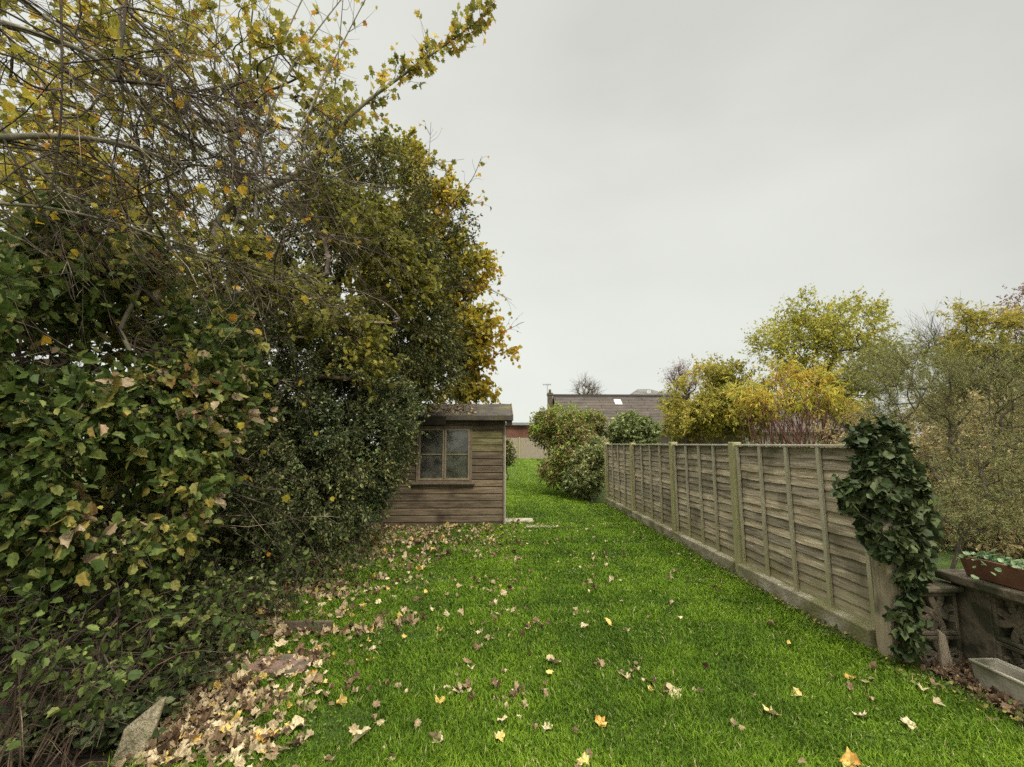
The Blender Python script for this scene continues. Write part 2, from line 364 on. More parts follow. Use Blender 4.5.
def plant(name, label, cat, base, ells, nt, twigs, lpt, clump, lsize, tmpl, lmat, bmat, rtip=.0025, rmax=.09, shell=.35,
          noise=(0, 0, -9), group=None, droop=.35, up=.6, tintbias=None, fx=None, twig_r=.0015, leafname='crown', pull=.55, out=.4, twiglen=1.0, hang=0.0):
    base = np.array(base, float)
    root = thing(name, label, cat, tuple(base), 0, group)
    T = sample(ells, nt, shell, noise, fx)
    nodes, par, cnt = skeleton(base, T, pull)
    P, rad = skel_tubes(nodes, par, cnt, rtip, rmax)
    # twigs from each node
    N0 = nodes[1:]
    st = np.repeat(N0, twigs, 0); n = len(st)
    cen = np.mean(T, axis=0)
    o = norm(st - cen + rng.normal(size=st.shape) * .01)
    d = norm(rng.normal(size=(n, 3)) + o * .6 + np.array((0, 0, .15 - hang)))
    L = clump * twiglen * (.4 + .9 * rng.random((n, 1)))
    en = st + d * L
    mid = (st + en) / 2 + rng.normal(size=st.shape) * L * .1 + np.array((0, 0, .08)) * L
    t = np.linspace(0, 1, 4)[None, :, None]
    TP = (1 - t) ** 2 * st[:, None] + 2 * t * (1 - t) * mid[:, None] + t * t * en[:, None]
    tr = np.repeat(twig_r * (1.15 - .8 * t[:, :, 0]), n, 0)
    tube_obj('trunk', [(P, rad, 6), (TP, tr, 3)], bmat, root)
    if lpt:
        q = np.repeat(np.arange(n), lpt); u = rng.random((len(q), 1)) * .95 + .08
        s0, m0, e0 = st[q], mid[q], en[q]
        lp = (1 - u) ** 2 * s0 + 2 * u * (1 - u) * m0 + u * u * e0
        lp = lp + rng.normal(size=lp.shape) * clump * .06
        oo = norm(lp - cen)
        D = norm(e0 - s0) * .5 + rng.normal(size=lp.shape) * .7 + oo * .35 + np.array((0, 0, -droop))
        Nn = rng.normal(size=lp.shape) * .55 + np.array((0, 0, up)) + oo * out
        sz = lsize * np.clip(1 + .36 * rng.normal(size=len(lp)), .45, 1.8)
        ti = rng.random(len(lp)) * .75 + .25 * (.5 + .5 * snoise(lp, 2.3, 3))
        if tintbias is not None: ti = tintbias(lp, ti)
        ok = lp[:, 2] > gz(lp[:, 0], lp[:, 1]) + .01
        leaf_obj(leafname, lp[ok], D[ok], Nn[ok], sz[ok], tmpl, np.clip(ti[ok], 0, 1), lmat, root)
    return root

exec_sections = None
# ================================================================== WORLD
def world():
    w = bpy.data.worlds.new('World'); S.world = w; w.use_nodes = True
    nt = w.node_tree; N = nt.nodes; L = nt.links; N.clear()
    out = N.new('ShaderNodeOutputWorld'); bg = N.new('ShaderNodeBackground'); bg.inputs[1].default_value = .1
    sky = N.new('ShaderNodeTexSky'); sky.sky_type = 'NISHITA'; sky.sun_disc = False
    sky.sun_elevation = R(SUN_EL); sky.sun_rotation = R(SUN_AZ)
    tc = N.new('ShaderNodeTexCoord')
    mp = N.new('ShaderNodeMapping'); mp.inputs['Scale'].default_value = (1.1, 1.1, 2.6)
    L.new(tc.outputs['Generated'], mp.inputs[0])
    no = N.new('ShaderNodeTexNoise'); no.inputs['Scale'].default_value = 1.5; no.inputs['Detail'].default_value = 5; no.inputs['Roughness'].default_value = .45
    L.new(mp.outputs[0], no.inputs['Vector'])
    # overcast cloud deck: lighter towards the left horizon, greyer overhead and to the right
    sx = N.new('ShaderNodeSeparateXYZ'); L.new(tc.outputs['Generated'], sx.inputs[0])
    dotn = N.new('ShaderNodeVectorMath'); dotn.operation = 'DOT_PRODUCT'; dotn.inputs[1].default_value = (-.42, .05, -.55)
    L.new(tc.outputs['Generated'], dotn.inputs[0])
    ad = N.new('ShaderNodeMath'); ad.operation = 'MULTIPLY_ADD'; ad.inputs[1].default_value = 1.25
    L.new(no.outputs['Fac'], ad.inputs[0]); L.new(dotn.outputs['Value'], ad.inputs[2])
    r = ramp(nt, [(0.0, (4.3, 4.33, 3.98)), (.35, (5.0, 5.1, 4.68)), (.7, (5.5, 5.62, 5.15)), (1, (5.8, 5.92, 5.5))])
    L.new(ad.outputs[0], r.inputs[0])
    mx = N.new('ShaderNodeMix'); mx.data_type = 'RGBA'; mx.inputs[0].default_value = .96
    L.new(sky.outputs[0], mx.inputs[6]); L.new(r.outputs[0], mx.inputs[7])
    # overcast brightens overhead; unseen boost added there and behind the camera lifts ground light
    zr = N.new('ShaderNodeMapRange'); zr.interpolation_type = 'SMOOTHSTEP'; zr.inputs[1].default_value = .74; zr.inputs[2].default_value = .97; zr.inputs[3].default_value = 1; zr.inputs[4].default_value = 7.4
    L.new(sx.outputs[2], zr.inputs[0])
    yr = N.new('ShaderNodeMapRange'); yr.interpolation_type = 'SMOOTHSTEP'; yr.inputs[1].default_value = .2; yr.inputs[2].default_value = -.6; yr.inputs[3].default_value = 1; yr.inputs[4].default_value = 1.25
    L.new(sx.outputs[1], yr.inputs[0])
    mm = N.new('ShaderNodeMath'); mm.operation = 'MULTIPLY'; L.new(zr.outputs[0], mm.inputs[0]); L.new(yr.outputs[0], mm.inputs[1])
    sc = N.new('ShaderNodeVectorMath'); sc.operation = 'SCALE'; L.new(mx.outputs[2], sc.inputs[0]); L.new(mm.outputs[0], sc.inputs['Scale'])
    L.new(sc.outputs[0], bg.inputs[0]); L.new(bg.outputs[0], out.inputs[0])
SUN_EL, SUN_AZ = 48, 150      # soft light from behind the camera, high, slightly right
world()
sd = bpy.data.lights.new('sun', 'SUN'); sd.energy = 1.5; sd.angle = R(14); sd.color = (1, .93, .8)
so = bpy.data.objects.new('sun', sd); COL.objects.link(so)
az = R(SUN_AZ)
sdir = Vector((math.sin(az) * math.cos(R(SUN_EL)), math.cos(az) * math.cos(R(SUN_EL)), math.sin(R(SUN_EL))))
so.rotation_euler = sdir.to_track_quat('Z', 'Y').to_euler()
so.location = (0, 0, 30)

# ================================================================== GROUND
def ground():
    xs = np.concatenate([np.linspace(-400, -30, 12), np.linspace(-25, -6, 14), np.linspace(-5.5, 6, 90), np.linspace(6.5, 30, 20), np.linspace(40, 400, 10)])
    ys = np.concatenate([np.linspace(-60, -4, 10), np.linspace(-3, 14, 130), np.linspace(14.5, 40, 40), np.linspace(45, 600, 20)])
    X, Y = np.meshgrid(xs, ys); Z = gz(X, Y)
    V = np.stack([X, Y, Z], -1).reshape(-1, 3); nx = len(xs)
    i, j = np.meshgrid(np.arange(nx - 1), np.arange(len(ys) - 1)); a = (j * nx + i).ravel()
    f = np.stack([a, a + 1, a + 1 + nx, a + nx], -1)
    o = mesh_np('ground', V, f.ravel(), np.full(len(f), 4), M['lawn'], smooth=True); tag(o, kind='structure')
    # dark soil bed under the hedge, and the strip at the foot of the wall
    def patch(name, outline, nx, ny, dz=.012):
        pass
    xs = np.linspace(0, 1, 26); ys = np.linspace(-1.5, 9.6, 90); V = []
    for y in ys:
        e = edge_x(y) + .05 * math.sin(y * 5.1) + .04 * math.sin(y * 11.7)
        for u in xs:
            x = e + (-7 - e) * u; V.append((x, y, g1(x, y) + .014 + .02 * math.sin(x * 9 + y * 7) * math.sin(y * 13) * min(1, u * 8) - (.012 if u == 0 else 0)))
    nx = 26; i, j = np.meshgrid(np.arange(nx - 1), np.arange(len(ys) - 1)); a = (j * nx + i).ravel()
    f = np.stack([a, a + nx, a + 1 + nx, a + 1], -1)
    tag(mesh_np('soil_bed', np.array(V), f.ravel(), np.full(len(f), 4), M['soil'], smooth=True), kind='structure')
    ys = np.linspace(-1, 3.1, 40); V = []
    for y in ys:
        e = 2.66 + .03 * math.sin(y * 9) - .12 * max(0, (y - 2.3))
        for u in np.linspace(0, 1, 8):
            x = e + (3.4 - e) * u; V.append((x, y, g1(x, y) + (.002 if u == 0 else .012)))
    nx = 8; i, j = np.meshgrid(np.arange(nx - 1), np.arange(len(ys) - 1)); a = (j * nx + i).ravel()
    f = np.stack([a, a + 1, a + 1 + nx, a + nx], -1)
    tag(mesh_np('soil_strip', np.array(V), f.ravel(), np.full(len(f), 4), M['soil'], smooth=True), kind='structure')
_edge = [( -2, -1.75), (2.0, -1.62), (2.6, -1.72), (3.4, -1.85), (4.3, -2.0), (5.4, -2.0), (6.6, -1.95), (8.0, -2.0), (9.6, -2.2)]
def edge_x(y): return float(np.interp(y, [e[0] for e in _edge], [e[1] for e in _edge]))
ground()

# ------------------------------------------------------------------ grass
M['grass'] = leafmat('grass', [(0, (.07, .13, .014)), (.3, (.145, .245, .02)), (.6, (.245, .365, .03)), (.93, (.4, .47, .07)), (1, (.48, .42, .2))], .55, .35, .2)
def grass():
    n = 540000
    u = rng.random(n)
    y0, y1, k = 1.25, 33.0, -.55     # density falls with distance
    Y = (y0 ** k + u * (y1 ** k - y0 ** k)) ** (1 / k)
    near = 70000; Y[:near] = -.9 + 2.2 * rng.random(near)
    ex = np.interp(Y, [e[0] for e in _edge], [e[1] for e in _edge])
    ex = np.where(Y > 8.6, -6.0, ex)
    xr = np.where(Y < 3.1, 2.72, np.where(Y < 11, 2.57, np.where(Y < 16, 2.2, 6.5)))
    xl = np.maximum(ex - .1, np.where(Y < 1.4, -1.8, -Y * 1.25))
    X = xl + (xr - xl) * rng.random(n)
    # thin next to the hedge
    dd = X - ex
    p = np.stack([X, Y, np.zeros(n)], -1)
    keep = rng.random(n) < np.clip(.15 + dd * 1.5 + .4 * snoise(p, 3.1, 5), .06, 1)
    keep &= ~((Y > 8.12) & (Y < 10.0) & (X > -2.05) & (X < .2))
    keep &= ~((X > 2.62) & (rng.random(n) < .75))
    worn = snoise(p, 2.7, 13) + .35 * snoise(p, 8, 3)
    keep &= ~((worn > .78) & (rng.random(n) < .6) & (X < 1.2))
    X, Y, dd, p = X[keep], Y[keep], dd[keep], p[keep]; n = len(X)
    Z = gz(X, Y)
    cl = .5 + .5 * snoise(p, 5.5, 2); cl2 = .5 + .5 * snoise(p, 1.3, 9)
    H = (.015 + .028 * rng.random(n) ** 1.5 * (.3 + 1.1 * cl)) * (1 + .2 * cl2) * np.clip(.8 + Y * .03, 1, 1.5)
    Wd = .0024 * np.clip(Y / 2.2, 1, 6) * (.7 + .6 * rng.random(n))
    a = rng.random(n) * 2 * np.pi; lean = (.35 + .9 * rng.random(n)) * H
    la = a + rng.normal(size=n) * .6; wind = snoise(p, 2.1, 4) * .5
    dx, dy = np.cos(la) * lean + wind * H * .4, np.sin(la) * lean
    wx, wy = -np.sin(a) * Wd, np.cos(a) * Wd
    V = np.empty((n, 5, 3))
    V[:, 0] = np.stack([X - wx, Y - wy, Z - .003], -1); V[:, 1] = np.stack([X + wx, Y + wy, Z - .003], -1)
    V[:, 2] = np.stack([X + wx * .8 + dx * .35, Y + wy * .8 + dy * .35, Z + H * .6], -1)
    V[:, 3] = np.stack([X - wx * .8 + dx * .35, Y - wy * .8 + dy * .35, Z + H * .6], -1)
    V[:, 4] = np.stack([X + dx, Y + dy, Z + H], -1)
    b = np.arange(n)[:, None] * 5
    idx = (b + np.array([0, 1, 2, 3, 3, 2, 4])[None]).ravel(); lens = np.tile([4, 3], n)
    ti = np.clip(.05 + .36 * rng.random(n) + .2 * cl + .13 * (snoise(p, 1.1, 1)) + .17 * snoise(p, 3.9, 11) + .14 * snoise(p, 12, 8) + .07 * np.clip(Y - 9, 0, 3) - .04, 0, .93)
    ti = np.where(rng.random(n) < .02, 1, ti)
    o = mesh_np('grass', V.reshape(-1, 3), idx, lens, M['grass'], None, np.repeat(ti, 5)); tag(o, 'short bright green lawn grass running down the garden', 'grass', kind='stuff')
grass()
def clover():
    n = 26000; y = 1.4 + 9.5 * rng.random(n) ** 1.3; x = -2.1 + 4.7 * rng.random(n); p = np.stack([x, y, 0 * x], -1)
    k = (snoise(p, 2.3, 21) + .5 * snoise(p, 6, 2) + .4 * rng.random(n) > .45) & (x > np.interp(y, [e[0] for e in _edge], [e[1] for e in _edge])); k &= ~((y > 8.1) & (x < .2))
    x, y = x[k], y[k]; n = len(x); P = np.stack([x, y, gz(x, y) + .012 + .02 * rng.random(n)], -1)
    D = rng.normal(size=(n, 3)); D[:, 2] *= .2
    m = leafmat('clover_leaf', [(0, (.07, .12, .02)), (.6, (.13, .2, .035)), (1, (.24, .32, .07))], .5, .3, .2)
    tag(leaf_obj('clover', P, D, rng.normal(size=(n, 3)) * .4 + np.array((0, 0, 1)), (.009 + .009 * rng.random(n)) * np.clip(y / 3.5, 1, 2), ROUND, rng.random(n), m), 'low clover and moss growing in patches through the lawn', 'clover', kind='stuff')
clover()

# ------------------------------------------------------------------ neighbours' ground tone comes with the things below
# ================================================================== SHED
def shed():
    YF = 8.2; x0, x1 = -1.97, .135; zt = 1.86; dep = 1.5
    root = thing('garden_shed', 'small weathered brown timber shed with a four pane window at the end of the hedge', 'shed', ((x0 + x1) / 2, YF, 0))
    zg = .02
    wx0, wx1, wz0, wz1 = W(418, 454, YF)[0], W(471, 454, YF)[0], W(440, 482, YF)[2], W(440, 427, YF)[2]
    # boards on each wall
    def boards(ax, c, a0, a1, sgn, seed, hole=None):
        mb = MB(); z = zg + .04; k = 0; h = .12; rs = np.random.RandomState(seed)
        while z < zt - .01:
            z2 = min(z + h, zt)
            t = .2 + .5 * rs.rand()
            spans = [(a0, a1)]
            if hole and z2 > hole[2] + .06 and z < hole[3] - .072: spans = [(a0, hole[0]), (hole[1], a1)]
            for si, (s0, s1) in enumerate(spans):
                tt = t
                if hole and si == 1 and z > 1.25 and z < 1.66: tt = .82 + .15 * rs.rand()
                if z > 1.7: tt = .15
                tb, tm, tp = .024, .02, .008
                prof = [(0, z), (tb, z + .004), (tb, z + .012), (tm, z2 - .03), (tp, z2 - .012), (tp, z2), (0, z2)]
                if ax == 'x':
                    b = [(s0, c - sgn * d, zz) for d, zz in prof]; e = [(s1, c - sgn * d, zz) for d, zz in prof]
                else:
                    b = [(c + sgn * d, s0, zz) for d, zz in prof]; e = [(c + sgn * d, s1, zz) for d, zz in prof]
                mb.hull(b, e, tt)
            z = z2; k += 1
        return mb
    boards('x', YF, x0 + .03, x1 - .03, 1, 3, (wx0, wx1, wz0, wz1)).build('front_wall', M['wood_shed'], root)
    boards('y', x1 - .026, YF + .03, YF + dep, 1, 4).build('side_wall', M['wood_shed'], root)
    boards('y', x0 + .026, YF + .03, YF + dep, -1, 5).build('side_wall', M['wood_shed'], root)
    boards('x', YF + dep, x0 + .03, x1 - .03, -1, 6).build('rear_wall', M['wood_shed'], root)
    # inner lining, dark, so the boards have something behind them and the window sees a room
    mb = MB(); mb.box(x0 + .05, x1 - .05, YF + .04, YF + dep - .03, zg, zg + .05); mb.build('floor', M['dark_wood'], root)
    mb = MB(); mb.box(x0 + .05, x1 - .05, YF + dep - .028, YF + dep - .002, zg, zt + .25); mb.build('rear_lining', M['dark_wood'], root)
    mb = MB()
    for x in (x0 + .03, wx0 - .05, wx1 + .02, x1 - .08): mb.box(x, x + .045, YF + .001, YF + .045, zg, zt)
    mb.box(x0 + .3, x1 - .3, YF + .9, YF + dep - .1, .75, .8); mb.box(x0 + .35, x0 + .75, YF + .9, YF + 1.2, .8, 1.15)
    mb.build('inner_frame', M['wood_trim'], root)
    mb = MB()
    for x in (x0, x1 - .03):
        mb = MB(); mb.box(x, x + .032, YF - .032, YF + .03, zg, zt - .03); mb.build('corner_trim', M['wood_trim'], root, .003)
    mb = MB(); mb.box(x1 + .002, x1 + .02, YF - .03, YF + .02, zg, zt - .06); mb.build('corner_strip', M['wood_pale'], root, .002)
    mb = MB(); mb.box(x0 + .01, x1 - .01, YF - .012, YF + dep, -.06, zg + .04, .3); mb.build('base_board', M['wood_shed'], root, .004)
    # gable ends of side walls
    ridge_y = YF + dep / 2; ridge_z = 2.14
    for x in (x0 + .01, x1 - .028):
        mb = MB(); mb.hull([(x, YF + .03, zt - .01), (x, YF + dep, zt - .01), (x, ridge_y, ridge_z - .03)], [(x + .018, YF + .03, zt - .01), (x + .018, YF + dep, zt - .01), (x + .018, ridge_y, ridge_z - .03)], .3)
        mb.build('gable_board', M['wood_shed'], root)
    # roof: two felted slopes; the left part of the front eave sits lower where the felt has slipped
    def slope(xa, xb, ya, za, yb, zb, th=.022):
        mb = MB(); nx, ny = 30, 8; V = []; 
        for s in (0, 1):
            for i in range(nx + 1):
                for j in range(ny + 1):
                    x = xa + (xb - xa) * i / nx; y = ya + (yb - ya) * j / ny; z = za + (zb - za) * j / ny
                    z += .006 * math.sin(x * 9 + j) + (.005 * math.sin(x * 23) if j == 0 else 0)
                    V.append((x, y, z + s * th))
        n1 = (nx + 1) * (ny + 1); Fc = []
        q = lambda i, j: i * (ny + 1) + j
        for i in range(nx):
            for j in range(ny):
                Fc.append((q(i, j), q(i, j + 1), q(i + 1, j + 1), q(i + 1, j))); Fc.append((n1 + q(i, j), n1 + q(i + 1, j), n1 + q(i + 1, j + 1), n1 + q(i, j + 1)))
            Fc.append((q(i, 0), q(i + 1, 0), n1 + q(i + 1, 0), n1 + q(i, 0))); Fc.append((q(i, ny), n1 + q(i, ny), n1 + q(i + 1, ny), q(i + 1, ny)))
        for j in range(ny):
            Fc.append((q(0, j), n1 + q(0, j), n1 + q(0, j + 1), q(0, j + 1))); Fc.append((q(nx, j), q(nx, j + 1), n1 + q(nx, j + 1), n1 + q(nx, j)))
        mb.add(V, Fc); return mb
    rf = MB(); 
    rf = slope(x0 - .1, x1 + .13, YF - .17, 1.865, ridge_y, ridge_z); rf.build('roof', M['felt'], root)
    slope(x0 - .1, x1 + .13, ridge_y + .002, ridge_z, YF + dep + .15, 1.865).build('roof', M['felt'], root)
    split = W(446, 420, YF - .15)[0]
    mb = MB(); mb.box(split, x1 + .14, YF - .19, YF - .172, 1.80, 1.885, .5); mb.build('eave_board', M['felt'], root, .004)
    mb = MB(); mb.box(x0 - .1, split - .004, YF - .187, YF - .172, 1.72, 1.868, .2); mb.build('eave_board', M['dark_wood'], root, .004)
    mb = MB(); mb.box(x1 + .03, x1 + .13, YF - .165, YF - .02, 1.70, 1.858, .2); mb.build('eave_bracket', M['dark_wood'], root, .004)
    # bargeboards
    for xx in (x0 - .115, x1 + .132):
        mb = MB()
        mb.hull([(xx, YF - .17, 1.79), (xx, YF - .17, 1.9), (xx, ridge_y, ridge_z + .04), (xx, ridge_y, ridge_z - .07)], [(xx + .018, YF - .17, 1.79), (xx + .018, YF - .17, 1.9), (xx + .018, ridge_y, ridge_z + .04), (xx + .018, ridge_y, ridge_z - .07)])
        yb = YF + dep + .15
        mb.hull([(xx, yb, 1.79), (xx, yb, 1.9), (xx, ridge_y + .002, ridge_z + .04), (xx, ridge_y + .002, ridge_z - .07)][::-1], [(xx + .018, yb, 1.79), (xx + .018, yb, 1.9), (xx + .018, ridge_y + .002, ridge_z + .04), (xx + .018, ridge_y + .002, ridge_z - .07)][::-1])
        mb.build('barge_board', M['wood_trim'], root)
    # window
    fr = MB(); t = .04
    fr.box(wx0 - .02, wx1 + .02, YF - .045, YF + .02, wz1 - .03, wz1 + .015); fr.box(wx0 - .02, wx1 + .02, YF - .045, YF + .02, wz0, wz0 + .03)
    fr.box(wx0 - .02, wx0 + .02, YF - .046, YF + .02, wz0 + .03, wz1 - .03); fr.box(wx1 - .02, wx1 + .02, YF - .046, YF + .02, wz0 + .03, wz1 - .03)
    win = fr.build('window', M['wood_trim'], root, .003)
    mid = (wx0 + wx1) / 2
    for a, b in ((wx0 + .022, mid - .004), (mid + .004, wx1 - .022)):
        mb = MB(); z0, z1 = wz0 + .032, wz1 - .032; zm = z0 + (z1 - z0) * .5
        mb.box(a, a + .028, YF - .055, YF - .02, z0, z1, .6); mb.box(b - .028, b, YF - .055, YF - .02, z0, z1, .6)
        mb.box(a + .028, b - .028, YF - .054, YF - .021, z0, z0 + .038, .6); mb.box(a + .028, b - .028, YF - .054, YF - .021, z1 - .03, z1, .6)
        mb.box(a + .028, b - .028, YF - .05, YF - .024, zm - .01, zm + .01, .6)
        s = mb.build('sash', M['wood_sash'], win, .003)
        mb = MB(); mb.box(a + .02, b - .02, YF - .038, YF - .034, z0 + .03, z1 - .02); mb.build('pane', M['glass'], win)
    mb = MB(); mb.box(wx0 - .08, wx1 + .08, YF - .1, YF - .02, wz0 - .035, wz0 - .002); mb.build('sill', M['wood_trim'], win, .005)
    # pale step slab beside it
    s = thing('paving_slab', 'pale flat slab lying in the grass by the right corner of the shed', 'paving slab', (.42, 8.55, 0))
    mb = MB(); mb.box(.16, .66, 8.4, 8.75, -.03, .035); o = mb.build('slab_stone', M['trough_stone'], s, .01)
    s2 = thing('paving_slab', 'half buried slab in the grass in front of the pale slab right of the shed', 'paving slab', (.75, 8.0, 0))
    mb = MB(); mb.box(.5, .98, 7.9, 8.12, -.03, .022); mb.build('slab_stone', M['stone'], s2, .01)
shed()

# ================================================================== FENCE
FX = 2.62
def fence():
    posts = [3.22, 5.1, 6.92, 8.85, 11.05]
    # from photo: post positions
    posts = [3.13] + [G(px, py)[1] for px, py in ((741, 577), (677, 541.5), (635, 518.5), (608, 504))]
    root = thing('garden_fence', 'weathered overlap panel fence with green stained posts along the right of the lawn', 'fence', (FX, 3.2, 0))
    zt = CAMH - .005
    for k in range(4):
        ya, yb = posts[k] + (.1 if k == 0 else .06), posts[k + 1] - .06
        zb = .17; rs = np.random.RandomState(20 + k)
        # boards: long slats, each overlapping the one beneath it, with wavy lower edges
        mb = MB(); nb = 15; h = (zt - .03 - zb) / nb; ny = 26
        for b in range(nb):
            z0 = zb + b * h - .012; z1 = zb + (b + 1) * h + .012; t = rs.rand(); ph = rs.rand() * 9; am = .0015 + .003 * rs.rand()
            if b == nb - 1: t = .25; z1 = zt - .03
            V = []
            for i in range(ny + 1):
                y = ya + (yb - ya) * i / ny
                w = am * math.sin(y * 5 + ph) + .0018 * math.sin(y * 17 + ph * 3) + .0012 * rs.randn()
                xo = .004 * math.sin(y * 4 + ph * 2)
                V += [(FX + .002 + xo, y, z1), (FX - .013 + xo, y, z0 + w), (FX - .005 + xo, y, z0 + w), (FX + .01 + xo, y, z1)]
            Fc = []
            for i in range(ny):
                a = i * 4
                for q in range(4): Fc.append((a + q, a + (q + 1) % 4, a + 4 + (q + 1) % 4, a + 4 + q))
            Fc += [(0, 3, 2, 1), (ny * 4, ny * 4 + 1, ny * 4 + 2, ny * 4 + 3)]
            mb.add(V, Fc, t)
        pan = mb.build('fence_panel', M['wood_fence'], root)
        for j in range(5):
            y = ya + .02 + (yb - ya - .04) * j / 4
            mb = MB(); w = .019; lean = rs.randn() * .006
            mb.hull([(FX - .04, y - w + lean, zb - .03), (FX - .018, y - w + lean, zb - .03), (FX - .018, y + w + lean, zb - .03), (FX - .04, y + w + lean, zb - .03)],
                    [(FX - .04, y - w, zt - .022), (FX - .018, y - w, zt - .022), (FX - .018, y + w, zt - .022), (FX - .04, y + w, zt - .022)], .75 + .25 * rs.rand())
            mb.build('batten', M['wood_batten'], pan, .002)
        mb = MB(); mb.box(FX - .045, FX + .03, ya, yb, zt - .02, zt - .002 , 1); mb.build('capping_strip', M['wood_pale'], pan, .003)
        # gravel board
        mb = MB(); mb.box(FX - .095, FX - .0, posts[k] + (.1 if k == 0 else .051), posts[k + 1] - .051 if k < 3 else posts[k + 1] - .051, -.08, .15, .5)
        mb.build('gravel_board', M['gravel_board'], root, .012)
    for k, y in enumerate(posts[1:]):
        w = .05
        mb = MB(); mb.box(FX - .065, FX + .035, y - w, y + w, -.1, zt + .02 + .008 * (k % 2), .3 + .17 * k); p = mb.build('post', M['wood_post'], root, .006)
    # thick bare timber post at the near end, under the ivy
    y = posts[0]; mb = MB(); rs = np.random.RandomState(2)
    ring = []
    zs = np.linspace(-.1, 1.25, 14); V = []; 
    for z in zs:
        for dx, dy in ((-.09, -.07), (-.02, -.082), (.07, -.075), (.085, .06), (-.08, .07)):
            V.append((FX + .0 + dx + .006 * math.sin(z * 7 + dx * 30), y - .02 + dy + .004 * math.sin(z * 11), z))
    Fc = []
    for i in range(len(zs) - 1):
        for q in range(5): Fc.append((i * 5 + q, i * 5 + (q + 1) % 5, i * 5 + 5 + (q + 1) % 5, i * 5 + 5 + q))
    Fc += [(4, 3, 2, 1, 0), tuple(range((len(zs) - 1) * 5, len(zs) * 5))]
    mb.add(V, Fc); p = mb.build('end_post', M['wood_stump'], root, .006)
    mb = MB(); mb.box(FX + .045, FX + .056, y - .101, y - .097, .33, .37); mb.build('notch', M['dark_wood'], p)
    return posts
POSTS = fence()

# ================================================================== SCREEN BLOCK WALL, PLANTER, TROUGH
def block(mb, org, ux, s, th, nrm):
    """pierced concrete block: frame plus four curved ribs; org = lower corner"""
    ux = Vector(ux); uz = Vector((0, 0, 1)); nr = Vector(nrm); org = Vector(org)
    def prism(pts, d0, d1, t=.5):
        mb.hull([org + ux * a + uz * b + nr * d0 for a, b in pts], [org + ux * a + uz * b + nr * d1 for a, b in pts], t)
    f = .025; g = .002
    prism([(g, g), (s - g, g), (s - g, f), (g, f)], -th, 0); prism([(g, s - f), (s - g, s - f), (s - g, s - g), (g, s - g)], -th, 0)
    prism([(g, f), (f, f), (f, s - f), (g, s - f)], -th, -.001); prism([(s - f, f), (s - g, f), (s - g, s - f), (s - f, s - f)], -th, -.001)
    # leaf shaped ribs: arcs from corner to corner
    for cx, cy, a0 in ((0, 0, 0), (s, 0, 90), (s, s, 180), (0, s, 270)):
        n = 7; r0, r1 = s * .56, s * .72
        for i in range(n):
            a, b = R(a0 + 8 + 74 * i / n), R(a0 + 8 + 74 * (i + 1) / n)
            prism([(cx + r0 * math.cos(a), cy + r0 * math.sin(a)), (cx + r1 * math.cos(a), cy + r1 * math.sin(a)), (cx + r1 * math.cos(b), cy + r1 * math.sin(b)), (cx + r0 * math.cos(b), cy + r0 * math.sin(b))], -th + .012, -.008 + .0015 * (a0 / 90))
